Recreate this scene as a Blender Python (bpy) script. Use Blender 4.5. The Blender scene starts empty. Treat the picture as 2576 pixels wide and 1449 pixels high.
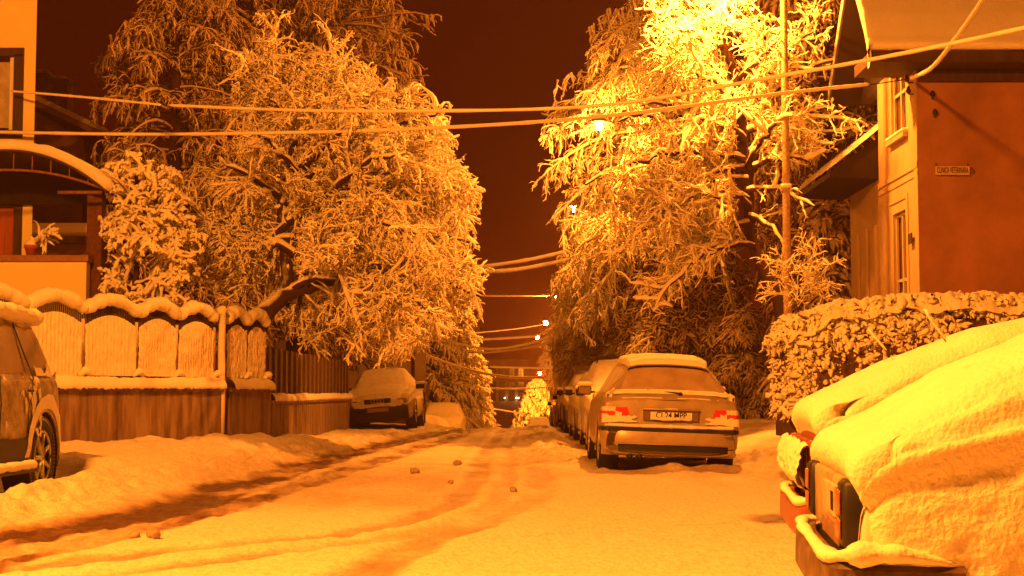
import bpy, math, random
import numpy as np
from mathutils import Vector, Matrix

# ------------------------------------------------------------------ camera, world, lamps, exposure
scene = bpy.context.scene
R = math.radians
HZ = 0.97          # eye height
cam_data = bpy.data.cameras.new("camera")
cam = bpy.data.objects.new("camera", cam_data)
scene.collection.objects.link(cam)
scene.camera = cam
cam_data.sensor_width = 36.0
cam_data.lens = 36.0 * 3800.0 / 2576.0
cam_data.clip_start = 0.05
cam_data.clip_end = 2000.0
PITCH = math.atan(265.5 / 3800.0)
YAW = math.atan(22.0 / 3800.0)
cam.location = (0, 0, HZ)
cam.rotation_euler = (R(90) + PITCH, 0, YAW)

world = bpy.data.worlds.new("World")
scene.world = world
world.use_nodes = True
wn = world.node_tree
bg = wn.nodes["Background"]
tc = wn.nodes.new("ShaderNodeTexCoord")
sp = wn.nodes.new("ShaderNodeSeparateXYZ")
ramp = wn.nodes.new("ShaderNodeValToRGB")
wn.links.new(tc.outputs["Generated"], sp.inputs[0])
wn.links.new(sp.outputs["Z"], ramp.inputs[0])
wn.links.new(ramp.outputs[0], bg.inputs[0])
ramp.color_ramp.elements[0].position = 0.0
ramp.color_ramp.elements[0].color = (0.032, 0.0027, 0.0003, 1)
ramp.color_ramp.elements[1].position = 0.45
ramp.color_ramp.elements[1].color = (0.0040, 0.00022, 0.0001, 1)
e = ramp.color_ramp.elements.new(0.12)
e.color = (0.0085, 0.0005, 0.0001, 1)
bg.inputs[1].default_value = 1.0

scene.view_settings.view_transform = 'Standard'
scene.view_settings.look = 'None'
scene.view_settings.gamma = 1.0
scene.view_settings.exposure = 2.0
try:
    scene.cycles.use_denoising = True
    scene.cycles.max_bounces = 6
    scene.cycles.diffuse_bounces = 2
    scene.cycles.glossy_bounces = 2
    scene.cycles.transmission_bounces = 2
    scene.cycles.volume_bounces = 0
    scene.cycles.sample_clamp_indirect = 4.0
except Exception:
    pass

LAMP = (1.0, 0.25, 0.012)   # sodium light
LAMP_NEAR = (1.0, 0.272, 0.024)   # the two nearest lamps burn yellower
# lamp positions: x, y, z, watts  (bulb sits here; the housings are built further down)
LAMPS = [(-5.0, 4.2, 9.2, 4900), (3.4, 26.6, 9.0, 1900), (2.05, 39.0, 7.9, 420), (1.95, 56.0, 7.8, 1100),
         (1.95, 86.0, 6.5, 1500), (1.75, 106.0, 5.9, 1400), (1.45, 132.0, 5.85, 1400), (1.9, 150.0, 2.95, 3000)]
HAZE_DENSITY = 0.0012

col = scene.collection
rng = np.random.default_rng(7)
random.seed(7)

# ------------------------------------------------------------------ noise
def _hash(ix, iy, iz):
    h = (ix * 374761393 + iy * 668265263 + iz * 2147483647 + 1013904223) & 0xFFFFFFFF
    h = ((h ^ (h >> 13)) * 1274126177) & 0xFFFFFFFF
    h = (h ^ (h >> 16)) & 0xFFFFFFFF
    return h / 4294967295.0

def vnoise(x, y, z=None):
    x = np.asarray(x, float); y = np.asarray(y, float)
    z = np.zeros_like(x) if z is None else np.asarray(z, float)
    ix = np.floor(x).astype(np.int64); iy = np.floor(y).astype(np.int64); iz = np.floor(z).astype(np.int64)
    fx = x - ix; fy = y - iy; fz = z - iz
    fx = fx * fx * (3 - 2 * fx); fy = fy * fy * (3 - 2 * fy); fz = fz * fz * (3 - 2 * fz)
    r = 0
    for a in (0, 1):
        for b in (0, 1):
            for c in (0, 1):
                wgt = (fx if a else 1 - fx) * (fy if b else 1 - fy) * (fz if c else 1 - fz)
                r = r + wgt * _hash(ix + a, iy + b, iz + c)
    return r * 2 - 1

def fbm(x, y, z=None, o=4):
    r = 0; a = 0.5; f = 1.0
    for k in range(o):
        r = r + a * vnoise(np.asarray(x) * f + 17.3 * k, np.asarray(y) * f - 9.1 * k, None if z is None else np.asarray(z) * f + 3.7 * k)
        a *= 0.5; f *= 2.03
    return r

def sstep(a, b, x):
    t = np.clip((np.asarray(x, float) - a) / (b - a), 0, 1)
    return t * t * (3 - 2 * t)

# ------------------------------------------------------------------ materials
MATS = {}
def mat(name, color, rough=0.8, metal=0.0, spec=0.3, noise=0.0, nscale=8.0, bump=0.0, bscale=40.0, dark=None, stretch=None):
    if name in MATS: return MATS[name]
    m = bpy.data.materials.new(name); m.use_nodes = True
    nt = m.node_tree; b = nt.nodes["Principled BSDF"]
    b.inputs["Base Color"].default_value = (*color, 1)
    b.inputs["Roughness"].default_value = rough
    b.inputs["Metallic"].default_value = metal
    b.inputs["Specular IOR Level"].default_value = spec
    tcn = nt.nodes.new("ShaderNodeTexCoord")
    src = tcn.outputs["Object"]
    if stretch:
        mp = nt.nodes.new("ShaderNodeMapping"); mp.inputs["Scale"].default_value = stretch
        nt.links.new(src, mp.inputs[0]); src = mp.outputs[0]
    if noise > 0:
        n = nt.nodes.new("ShaderNodeTexNoise"); n.inputs["Scale"].default_value = nscale; n.inputs["Detail"].default_value = 6
        n.inputs["Roughness"].default_value = 0.6
        nt.links.new(src, n.inputs["Vector"])
        rp = nt.nodes.new("ShaderNodeValToRGB")
        d = dark or tuple(c * (1 - noise) for c in color)
        rp.color_ramp.elements[0].color = (*d, 1); rp.color_ramp.elements[0].position = 0.35
        rp.color_ramp.elements[1].color = (*color, 1); rp.color_ramp.elements[1].position = 0.62
        nt.links.new(n.outputs["Fac"], rp.inputs[0]); nt.links.new(rp.outputs[0], b.inputs["Base Color"])
    if bump > 0:
        n2 = nt.nodes.new("ShaderNodeTexNoise"); n2.inputs["Scale"].default_value = bscale; n2.inputs["Detail"].default_value = 5
        nt.links.new(tcn.outputs["Object"], n2.inputs["Vector"])
        bp = nt.nodes.new("ShaderNodeBump"); bp.inputs["Strength"].default_value = bump; bp.inputs["Distance"].default_value = 0.02
        nt.links.new(n2.outputs["Fac"], bp.inputs["Height"]); nt.links.new(bp.outputs[0], b.inputs["Normal"])
    MATS[name] = m
    return m

SNOWC = (0.88, 0.80, 0.60)
def snow_mat():
    m = mat("snow", SNOWC, 0.75, spec=0.25, noise=0.06, nscale=3.0, bump=0.55, bscale=34.0)
    return m
SNOW = snow_mat()
SNOWN = mat("crusted_snow", SNOWC, 0.75, spec=0.25, noise=0.08, nscale=4.0, bump=0.5, bscale=55.0)
SNOWF = mat("snow_fine", SNOWC, 0.7, spec=0.2, bump=0.5, bscale=70.0)
DUST = mat("snow_dusted_glass", (0.66, 0.56, 0.42), 0.5, spec=0.4, noise=0.35, nscale=4.0, bump=0.2, bscale=60)
GLASS = mat("dark_glass", (0.03, 0.03, 0.03), 0.12, spec=0.6)
RUBBER = mat("rubber", (0.02, 0.02, 0.02), 0.8, bump=0.3, bscale=60)
BLACK = mat("black_plastic", (0.018, 0.016, 0.014), 0.55, spec=0.4, noise=0.3, nscale=9)
METAL = mat("grey_metal", (0.30, 0.29, 0.27), 0.4, metal=0.7)
CHROME = mat("chrome", (0.6, 0.58, 0.55), 0.2, metal=1.0)
REDL = mat("red_lens", (0.70, 0.012, 0.006), 0.4, spec=0.6)
WHITEL = mat("pale_lens", (0.75, 0.70, 0.6), 0.2, spec=0.6)
CONC = mat("stained_concrete", (0.30, 0.20, 0.12), 0.9, noise=0.5, nscale=2.4, bump=0.25, bscale=30, dark=(0.11, 0.06, 0.035), stretch=(3.0, 3.0, 0.45))
CREAM = mat("cream_render", (0.88, 0.72, 0.28), 0.9, noise=0.05, nscale=3, bump=0.1, bscale=60)
OCHRE = mat("ochre_render", (0.46, 0.32, 0.17), 0.9, noise=0.14, nscale=2.2, bump=0.12, bscale=50, stretch=(1, 1, 0.5))
REDWALL = mat("brick_red_render", (0.44, 0.19, 0.09), 0.9, noise=0.38, nscale=0.8, bump=0.3, bscale=40)
DARKWOOD = mat("dark_wood", (0.06, 0.03, 0.018), 0.7, noise=0.4, nscale=10, stretch=(1, 1, 0.1))
REDWOOD = mat("red_door_wood", (0.42, 0.10, 0.04), 0.6, noise=0.3, nscale=6, stretch=(1, 1, 0.2))
BRICK = mat("dark_brick", (0.14, 0.055, 0.03), 0.85, noise=0.4, nscale=14, bump=0.4, bscale=30)
DIMWALL = mat("dim_house_wall", (0.22, 0.12, 0.07), 0.9, noise=0.4, nscale=1.5)
HOUSEGREY = mat("grey_house_wall", (0.55, 0.40, 0.24), 0.9, noise=0.12, nscale=1.5)
PLINTH = mat("dark_plinth", (0.16, 0.085, 0.045), 0.9, noise=0.3, nscale=2)
PAINTG = mat("grey_car_paint", (0.48, 0.36, 0.22), 0.38, metal=0.25, spec=0.5, noise=0.22, nscale=5, bump=0.05, bscale=60)
PAINTW = mat("white_car_paint", (0.72, 0.66, 0.52), 0.35, spec=0.5, noise=0.18, nscale=6)
PAINTD = mat("dark_car_paint", (0.16, 0.10, 0.06), 0.35, spec=0.5, noise=0.4, nscale=6)
PAINTR = mat("red_car_paint", (0.24, 0.055, 0.025), 0.35, spec=0.5, noise=0.3, nscale=8)
PAINTS = mat("frosted_suv_paint", (0.52, 0.42, 0.27), 0.5, spec=0.4, noise=0.35, nscale=7, bump=0.4, bscale=45, dark=(0.22, 0.15, 0.08))
PAINTB = mat("beige_car_paint", (0.55, 0.42, 0.27), 0.4, spec=0.5, noise=0.3, nscale=6)
HUB = mat("alloy_rim", (0.55, 0.52, 0.45), 0.35, metal=0.3, noise=0.25, nscale=30)
SIGNM = mat("sign_board", (0.62, 0.40, 0.22), 0.6)
SIGNT = mat("sign_letter_black", (0.03, 0.012, 0.008), 0.6)
PLATE = mat("number_plate_white", (0.75, 0.72, 0.62), 0.5)

def emis(name, color, s):
    m = bpy.data.materials.new(name); m.use_nodes = True
    nt = m.node_tree; nt.nodes.clear()
    o = nt.nodes.new("ShaderNodeOutputMaterial"); e_ = nt.nodes.new("ShaderNodeEmission")
    e_.inputs[0].default_value = (*color, 1); e_.inputs[1].default_value = s
    nt.links.new(e_.outputs[0], o.inputs[0]); return m
BULB = emis("lit_sodium_bulb", (1.0, 0.75, 0.35), 60)
WINLIT = emis("lit_far_lamp", (1.0, 0.7, 0.3), 5)

def snowy(name, base, lo=-0.15, hi=0.35, nz=0.5, scale=6.0, snowc=SNOWC, rough=0.85, bump=0.3):
    """a surface whose upward-facing parts carry snow"""
    if name in MATS: return MATS[name]
    m = bpy.data.materials.new(name); m.use_nodes = True
    nt = m.node_tree; b = nt.nodes["Principled BSDF"]; b.inputs["Roughness"].default_value = rough
    b.inputs["Specular IOR Level"].default_value = 0.2
    g = nt.nodes.new("ShaderNodeNewGeometry"); s = nt.nodes.new("ShaderNodeSeparateXYZ")
    nt.links.new(g.outputs["Normal"], s.inputs[0])
    n = nt.nodes.new("ShaderNodeTexNoise"); n.inputs["Scale"].default_value = scale; n.inputs["Detail"].default_value = 4
    t = nt.nodes.new("ShaderNodeTexCoord"); nt.links.new(t.outputs["Object"], n.inputs["Vector"])
    ma = nt.nodes.new("ShaderNodeMath"); ma.operation = 'MULTIPLY_ADD'; ma.inputs[1].default_value = nz; 
    nt.links.new(n.outputs["Fac"], ma.inputs[0]); nt.links.new(s.outputs["Z"], ma.inputs[2])
    mr = nt.nodes.new("ShaderNodeMapRange"); mr.inputs["From Min"].default_value = lo + nz * 0.5; mr.inputs["From Max"].default_value = hi + nz * 0.5
    nt.links.new(ma.outputs[0], mr.inputs["Value"])
    mx = nt.nodes.new("ShaderNodeMix"); mx.data_type = 'RGBA'
    mx.inputs["A"].default_value = (*base, 1); mx.inputs["B"].default_value = (*snowc, 1)
    nt.links.new(mr.outputs[0], mx.inputs["Factor"]); nt.links.new(mx.outputs["Result"], b.inputs["Base Color"])
    bp = nt.nodes.new("ShaderNodeBump"); bp.inputs["Strength"].default_value = bump; bp.inputs["Distance"].default_value = 0.02
    n3 = nt.nodes.new("ShaderNodeTexNoise"); n3.inputs["Scale"].default_value = 40
    nt.links.new(t.outputs["Object"], n3.inputs["Vector"]); nt.links.new(n3.outputs["Fac"], bp.inputs["Height"]); nt.links.new(bp.outputs[0], b.inputs["Normal"])
    MATS[name] = m
    return m
BARK = snowy("snowy_bark", (0.045, 0.022, 0.012), 0.25, 0.55)
TWIG = snowy("snowy_twigs", (0.16, 0.09, 0.05), -1.05, -0.5)
TWIGD = snowy("thinly_snowed_twigs", (0.09, 0.045, 0.02), -0.5, 0.3, snowc=(0.68, 0.54, 0.38))  # snow tone darker and redder, cover thinner than on the other twigs
PAINTSN = snowy("snow_stuck_paint", (0.20, 0.13, 0.07), -0.1, 0.3, nz=1.6, scale=9)
POLEM = snowy("snow_crusted_pole", (0.30, 0.19, 0.10), -0.1, 0.35, nz=1.0, scale=30, snowc=(0.6, 0.5, 0.35))

# ------------------------------------------------------------------ mesh helpers
def mesh_obj(name, V, F, m, parent=None, smooth=True, label=None, origin=None):
    V = np.asarray(V, float).reshape(-1, 3)
    if origin is not None: V = V - np.asarray(origin, float)
    me = bpy.data.meshes.new(name)
    if isinstance(F, np.ndarray) and F.ndim == 2:
        k = F.shape[1]
        me.vertices.add(len(V)); me.vertices.foreach_set("co", V.astype(np.float32).ravel())
        me.loops.add(F.size); me.loops.foreach_set("vertex_index", F.astype(np.int32).ravel())
        me.polygons.add(len(F)); me.polygons.foreach_set("loop_start", np.arange(0, F.size, k, dtype=np.int32))
        me.update(calc_edges=True); me.validate()
    else:
        me.from_pydata([tuple(v) for v in V], [], [tuple(int(i) for i in f) for f in F]); me.update()
    ms = m if isinstance(m, (list, tuple)) else [m]
    for x in ms: me.materials.append(x)
    if smooth and len(me.polygons): me.polygons.foreach_set("use_smooth", np.ones(len(me.polygons), bool))
    o = bpy.data.objects.new(name, me); col.objects.link(o)
    if parent is not None: o.parent = parent
    if label: o["label"] = label
    return o

def thing(name, label, cat, loc=(0, 0, 0), rotz=0.0, group=None, rot=None):
    o = bpy.data.objects.new(name, None); col.objects.link(o)
    o.empty_display_size = 0.2
    o.location = loc; o.rotation_euler = rot if rot else (0, 0, rotz)
    o["label"] = label; o["category"] = cat
    if group: o["group"] = group
    return o

def tag(o, label, cat, group=None):
    o["label"] = label; o["category"] = cat
    if group: o["group"] = group
    return o

class MB:
    """collects shapes into one mesh"""
    def __init__(s): s.V = []; s.F = []; s.n = 0
    def add(s, V, F):
        V = np.asarray(V, float).reshape(-1, 3)
        s.V.append(V)
        if isinstance(F, np.ndarray): s.F.extend((F + s.n).tolist())
        else: s.F.extend([[i + s.n for i in f] for f in F])
        s.n += len(V); return s
    def box(s, x0, x1, y0, y1, z0, z1, bev=0.0):
        if bev > 0:
            b = bev
            import itertools
            pts = []
            bm_v = []
            for sx, X in ((1, x0), (-1, x1)):
                for sy, Y in ((1, y0), (-1, y1)):
                    for sz, Z in ((1, z0), (-1, z1)):
                        bm_v.append((X + sx * b, Y + sy * b, Z)); bm_v.append((X + sx * b, Y, Z + sz * b)); bm_v.append((X, Y + sy * b, Z + sz * b))
            P = np.array(bm_v)
            # convex hull by bmesh
            import bmesh
            bm = bmesh.new()
            vs = [bm.verts.new(p) for p in P]
            bmesh.ops.convex_hull(bm, input=vs)
            bm.verts.index_update()
            s.add([v.co[:] for v in bm.verts], [[v.index for v in f.verts] for f in bm.faces]); bm.free()
            return s
        V = [(x0, y0, z0), (x1, y0, z0), (x1, y1, z0), (x0, y1, z0), (x0, y0, z1), (x1, y0, z1), (x1, y1, z1), (x0, y1, z1)]
        s.add(V, [[0, 3, 2, 1], [4, 5, 6, 7], [0, 1, 5, 4], [1, 2, 6, 5], [2, 3, 7, 6], [3, 0, 4, 7]]); return s
    def prism(s, poly, axis, a, b):
        """poly: list of 2D points, extruded along axis from a to b. axis 'x': pts=(y,z), 'y': pts=(x,z), 'z': pts=(x,y)"""
        n = len(poly); V = []
        for c in (a, b):
            for p in poly:
                V.append({'x': (c, p[0], p[1]), 'y': (p[0], c, p[1]), 'z': (p[0], p[1], c)}[axis])
        F = [list(range(n))[::-1], list(range(n, 2 * n))] + [[i, (i + 1) % n, n + (i + 1) % n, n + i] for i in range(n)]
        s.add(V, F); return s
    def tube(s, P, r, sides=8, flat=1.0, cap=True):
        P = np.asarray(P, float)[None]; r = np.broadcast_to(np.asarray(r, float), (P.shape[1],))[None]
        V, F = tubes(P, r, sides, flat)
        s.add(V, F)
        if cap:
            K = P.shape[1]
            s.F.append([s.n - K * sides + i for i in range(sides)][::-1]); s.F.append([s.n - sides + i for i in range(sides)])
        return s
    def build(s, name, m, parent=None, smooth=False, label=None, origin=None):
        if not s.V: s.V = [np.zeros((0, 3))]
        return mesh_obj(name, np.concatenate(s.V), s.F, m, parent, smooth, label, origin)

def tubes(P, Rr, sides=5, flat=1.0, jitter=0.0, up_shift=0.0):
    """P (N,K,3), Rr (N,K) -> verts, quads"""
    N, K, _ = P.shape
    T = np.empty_like(P); T[:, 1:-1] = P[:, 2:] - P[:, :-2]; T[:, 0] = P[:, 1] - P[:, 0]; T[:, -1] = P[:, -1] - P[:, -2]
    T /= np.linalg.norm(T, axis=2, keepdims=True) + 1e-9
    mean = T.mean(axis=1, keepdims=True)
    ref = np.where(np.abs(mean[..., 2:3]) > 0.85, np.array([1.0, 0, 0]), np.array([0, 0, 1.0]))
    S = np.cross(T, ref); S /= np.linalg.norm(S, axis=2, keepdims=True) + 1e-9
    U = np.cross(S, T)
    a = np.arange(sides) / sides * 2 * math.pi
    V = P[:, :, None, :] + Rr[:, :, None, None] * (np.cos(a)[None, None, :, None] * S[:, :, None, :] + flat * np.sin(a)[None, None, :, None] * U[:, :, None, :])
    if up_shift: V[..., 2] += up_shift * Rr[:, :, None]
    if jitter: V += rng.normal(0, 1, V.shape) * (jitter * Rr[:, :, None, None])
    base = (np.arange(N)[:, None, None] * K + np.arange(K - 1)[None, :, None]) * sides
    i = np.arange(sides)[None, None, :]; j = (np.arange(sides) + 1)[None, None, :] % sides
    F = np.stack([base + i, base + j, base + sides + j, base + sides + i], -1).reshape(-1, 4)
    return V.reshape(-1, 3), F

def grid_faces(nr, nc, mask=None, flip=False):
    i, j = np.meshgrid(np.arange(nr - 1), np.arange(nc - 1), indexing='ij')
    a = i * nc + j
    F = np.stack([a, a + 1, a + nc + 1, a + nc], -1)
    if flip: F = F[..., ::-1]
    if mask is not None: F = F[mask]
    return F.reshape(-1, 4)

def at(u, v, Y):
    """world point on plane y=Y seen at reference pixel (2576 wide)"""
    return ((u - 1310) / 3800.0 * Y, Y, HZ + (990 - v) / 3800.0 * Y)

# ------------------------------------------------------------------ ground
TRACKS = [  # polylines (x,y), half width, depth, dirt
    ([(-3.75, 3.0), (-3.62, 8.0), (-3.5, 10.4), (-3.25, 11.4), (-3.05, 13), (-3.05, 16.4), (-2.9, 23), (-2.55, 31), (-1.7, 43), (-1.3, 60)], 0.36, 0.05, 1.0),
    ([(-3.3, 3.0), (-3.1, 8.0), (-2.85, 10.4), (-2.55, 12.6), (-2.4, 15.5), (-2.2, 20), (-1.7, 30), (-1.2, 43), (-0.8, 60)], 0.22, 0.03, 0.62),
    ([(-3.8, 7.6), (-2.87, 8.3), (-2.14, 9.5), (-1.27, 10.6), (-0.9, 11.5), (-0.63, 13.3), (-0.51, 17), (-0.6, 24), (-0.55, 34), (-0.35, 60)], 0.15, 0.025, 0.40),
    ([(-3.4, 6.4), (-2.6, 7.6), (-1.9, 8.7), (-0.95, 10.2), (-0.5, 11.3), (-0.25, 13.3), (-0.15, 18), (-0.3, 26), (-0.2, 40)], 0.12, 0.02, 0.28),
    ([(-2.2, 5.0), (-1.5, 6.6), (-0.89, 8.0), (-0.57, 10.6), (0.0, 13), (0.25, 16), (0.2, 20)], 0.17, 0.025, 0.38),
    ([(-1.5, 9.4), (-0.2, 10.2), (0.8, 11.0), (2.0, 11.6), (3.4, 11.8)], 0.05, 0.02, 0.2),
]
def poly_dist(x, y, pts):
    d = np.full(x.shape, 1e9); side = np.zeros(x.shape)
    for (x0, y0), (x1, y1) in zip(pts[:-1], pts[1:]):
        dx, dy = x1 - x0, y1 - y0; L2 = dx * dx + dy * dy
        t = np.clip(((x - x0) * dx + (y - y0) * dy) / L2, 0, 1)
        px = x - x0 - t * dx; py = y - y0 - t * dy
        dd = np.hypot(px, py); s_ = np.sign(px * dy - py * dx)
        side = np.where(dd < d, s_, side); d = np.minimum(d, dd)
    return d, side

def hill(y):
    y = np.asarray(y, float)
    t = np.maximum(y - 40.0, 0)
    return -np.where(t < 16, t * t * 0.0017, 16 * 16 * 0.0017 + (t - 16) * 0.0375)

def ground_h(x, y, want_dirt_shadow=False):
    x = np.asarray(x, float); y = np.asarray(y, float)
    h = hill(y)
    dirt_shadow = np.zeros_like(h)
    wob = fbm(x * 0.8, y * 0.5, o=3)
    # left edge of the road (kerb line)
    ky = np.array([0, 8, 12, 16, 23, 31, 43, 60, 200.]); kx = np.array([-4.6, -4.15, -3.75, -3.62, -3.35, -3.0, -2.5, -2.5, -2.5])
    kl = np.interp(y, ky, kx)
    l = sstep(0.05, 0.75, kl - x + 0.18 * wob)
    suv = sstep(-4.15, -4.45, x) * sstep(16.5, 15.7, y)
    l = l * (1 - suv)
    far = 1 - .55 * sstep(25, 32, y)
    bank = l * far * (0.20 + 0.10 * sstep(0.5, 2.0, kl - x)) + suv * 0.02 * wob
    h = h + bank + l * far * (0.13 * fbm(x * 1.1 + 3, y * 0.7, o=3) + 0.09 * np.abs(fbm(x * 2.6, y * 1.8, o=2)) + 0.035 * fbm(x * 7, y * 5, o=3))
    h = h + 0.06 * np.exp(-((kl - x - 0.25) / 0.28) ** 2) * (0.7 + 2.2 * fbm(x * 8, y * 5, o=4))
    # right windrow in front of the parked row and the rising verge
    wr = np.exp(-((x - 0.52) / 0.40) ** 2) * sstep(19.5, 22.5, y) * (0.085 + 0.16 * fbm(x * 3.1, y * 1.3, o=3) + 0.09 * fbm(x * 8, y * 4, o=3) + .12 * np.maximum(fbm(x * 4.5 + 3, y * 2.6, o=2), 0)) * (1 - .4 * sstep(34, 44, y))
    h = h + np.maximum(wr, 0)
    rr = sstep(2.9, 4.6, x) * sstep(12.5, 17.5, y)
    h = h + rr * (0.34 + 0.10 * wob)
    rr2 = sstep(4.5, 9.0, x) * sstep(12, 19, y)
    h = h + rr2 * 0.25
    # lumps round the wagon's wheels
    for cx, cy, r_, a_ in ((0.95, 18.6, .35, .06), (1.75, 18.75, .3, .07), (2.0, 18.5, .35, .07), (2.45, 18.9, .35, .06), (2.95, 18.8, .4, .09), (3.2, 17.6, .5, .1), (3.25, 20.2, .6, .2)):
        h = h + a_ * np.exp(-((x - cx) ** 2 + (y - cy) ** 2) / r_ ** 2) * (1 + 0.8 * fbm(x * 7, y * 7, o=2))
    road = 1 - l
    h = h + road * (0.016 * fbm(x * 5, y * 2.4, o=4) + 0.012 * fbm(x * 1.3, y * 0.8, o=2) + 0.007 * fbm(x * 22, y * 12, o=3))
    # long drifts / ridges near the camera on the right
    h = h + sstep(0.2, 1.4, x) * (1 - sstep(10.5, 12, y)) * 0.03 * fbm(x * 1.7, y * 3.3, o=3)
    for pts, hw, dep, dr in TRACKS:
        d, side = poly_dist(x + 0.05 * fbm(y * 0.9, x * 0.5, o=2), y, pts)
        fall = sstep(hw * 1.5, hw * 0.5, d + 0.35 * hw * fbm(x * 5, y * 3, o=3))
        h = h - dep * fall
        h = h + dep * 0.5 * np.exp(-((d - hw * 1.7) / (hw * 0.4)) ** 2) * (0.6 + 1.2 * fbm(x * 7, y * 6, o=3)) * (1 - 0.5 * l)
        if dr > 0.5: h = h + 0.05 * fall * fbm(x * 9, y * 5, o=3)
        dirt_shadow = np.maximum(dirt_shadow, dr * fall * (0.75 + 0.9 * fbm(x * 2.4, y * 0.9, o=4)))
    if want_dirt_shadow:
        # churned slush next to the gutter
        d, side = poly_dist(x, y, TRACKS[0][0])
        dirt_shadow = np.maximum(dirt_shadow, sstep(1.0, 0.2, d) * np.clip(0.18 + 0.6 * fbm(x * 3.1, y * 1.3, o=4), 0, 1) * 0.7)
        dirt_shadow = np.maximum(dirt_shadow, np.clip(road * (0.10 + 0.5 * fbm(x * 0.9 + 5, y * 0.35, o=3)), 0, .25) * sstep(9, 14, y))
        # red car's shadow painted as a dark patch on the snow; wheel spots
        p = np.exp(-(((x - 2.05) / 0.28) ** 2 + ((y - 11.75) / 0.5) ** 2) ** 2)
        dirt_shadow = np.maximum(dirt_shadow, p * 1.0)
        dirt_shadow = np.maximum(dirt_shadow, 0.6 * np.exp(-(((x - 1.2) / 0.5) ** 2 + ((y - 23.5) / 2.4) ** 2)) * sstep(-.2, .3, fbm(x * 5, y * 2, o=2)))
        return h, np.clip(dirt_shadow, 0, 1)
    return h

def ground_material():
    m = bpy.data.materials.new("snowy_road"); m.use_nodes = True
    nt = m.node_tree; b = nt.nodes["Principled BSDF"]
    at_ = nt.nodes.new("ShaderNodeAttribute"); at_.attribute_name = "dirt"
    t = nt.nodes.new("ShaderNodeTexCoord")
    n = nt.nodes.new("ShaderNodeTexNoise"); n.inputs["Scale"].default_value = 9; n.inputs["Detail"].default_value = 8; n.inputs["Roughness"].default_value = 0.65
    nt.links.new(t.outputs["Object"], n.inputs["Vector"])
    ma = nt.nodes.new("ShaderNodeMath"); ma.operation = 'MULTIPLY_ADD'; ma.inputs[1].default_value = 0.5
    nt.links.new(n.outputs["Fac"], ma.inputs[0]); nt.links.new(at_.outputs["Fac"], ma.inputs[2])
    rp = nt.nodes.new("ShaderNodeValToRGB")
    rp.color_ramp.elements[0].position = 0.26; rp.color_ramp.elements[0].color = (*SNOWC, 1)
    rp.color_ramp.elements[1].position = 1.05; rp.color_ramp.elements[1].color = (0.10, 0.045, 0.02, 1)
    e1 = rp.color_ramp.elements.new(0.52); e1.color = (0.60, 0.46, 0.29, 1)
    e2 = rp.color_ramp.elements.new(0.85); e2.color = (0.24, 0.125, 0.06, 1)
    nt.links.new(ma.outputs[0], rp.inputs[0])
    sn_ = nt.nodes.new("ShaderNodeTexNoise"); sn_.inputs["Scale"].default_value = 26; sn_.inputs["Detail"].default_value = 5; sn_.inputs["Roughness"].default_value = 0.75
    mp2 = nt.nodes.new("ShaderNodeMapping"); mp2.inputs["Scale"].default_value = (1.0, 0.35, 1); mp2.inputs["Rotation"].default_value = (0, 0, 0.5)
    nt.links.new(t.outputs["Object"], mp2.inputs[0]); nt.links.new(mp2.outputs[0], sn_.inputs["Vector"])
    rs_ = nt.nodes.new("ShaderNodeValToRGB"); rs_.color_ramp.elements[0].position = 0.36; rs_.color_ramp.elements[0].color = (0.84, 0.78, 0.70, 1)
    rs_.color_ramp.elements[1].position = 0.56; rs_.color_ramp.elements[1].color = (1, 1, 1, 1)
    nt.links.new(sn_.outputs["Fac"], rs_.inputs[0])
    mm_ = nt.nodes.new("ShaderNodeMix"); mm_.data_type = 'RGBA'; mm_.blend_type = 'MULTIPLY'; mm_.inputs["Factor"].default_value = 1.0
    nt.links.new(rp.outputs[0], mm_.inputs["A"]); nt.links.new(rs_.outputs[0], mm_.inputs["B"]); nt.links.new(mm_.outputs["Result"], b.inputs["Base Color"])
    b.inputs["Roughness"].default_value = 0.62; b.inputs["Specular IOR Level"].default_value = 0.35
    mr = nt.nodes.new("ShaderNodeMapRange"); mr.inputs["To Min"].default_value = 0.68; mr.inputs["To Max"].default_value = 0.35
    nt.links.new(at_.outputs["Fac"], mr.inputs["Value"]); nt.links.new(mr.outputs[0], b.inputs["Roughness"])
    n1 = nt.nodes.new("ShaderNodeTexNoise"); n1.inputs["Scale"].default_value = 30; n1.inputs["Detail"].default_value = 6; n1.inputs["Roughness"].default_value = 0.7
    mp = nt.nodes.new("ShaderNodeMapping"); mp.inputs["Scale"].default_value = (1, 0.6, 1)
    nt.links.new(t.outputs["Object"], mp.inputs[0]); nt.links.new(mp.outputs[0], n1.inputs["Vector"])
    bp = nt.nodes.new("ShaderNodeBump"); bp.inputs["Strength"].default_value = 0.9; bp.inputs["Distance"].default_value = 0.03
    nt.links.new(n1.outputs["Fac"], bp.inputs["Height"]); nt.links.new(bp.outputs[0], b.inputs["Normal"])
    return m
GROUNDM = ground_material()

def ground_patch():
    xs = np.concatenate([np.linspace(-60, -9, 26)[:-1], np.arange(-9, 6.5, 0.04), np.linspace(6.5, 60, 40)])
    ys = np.concatenate([np.linspace(-20, 4, 20)[:-1], np.arange(4, 14, 0.04), np.arange(14, 30, 0.06), np.arange(30, 60, 0.2), np.linspace(60, 240, 60), [400, 800]])
    X, Y = np.meshgrid(xs, ys)
    Z, D = ground_h(X, Y, True)
    V = np.stack([X, Y, Z], -1).reshape(-1, 3)
    o = mesh_obj("ground", V, grid_faces(len(ys), len(xs)), GROUNDM)
    a = o.data.attributes.new("dirt", 'FLOAT', 'POINT')
    a.data.foreach_set("value", D.ravel().astype(np.float32))
    o["kind"] = "structure"
ground_patch()

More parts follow.
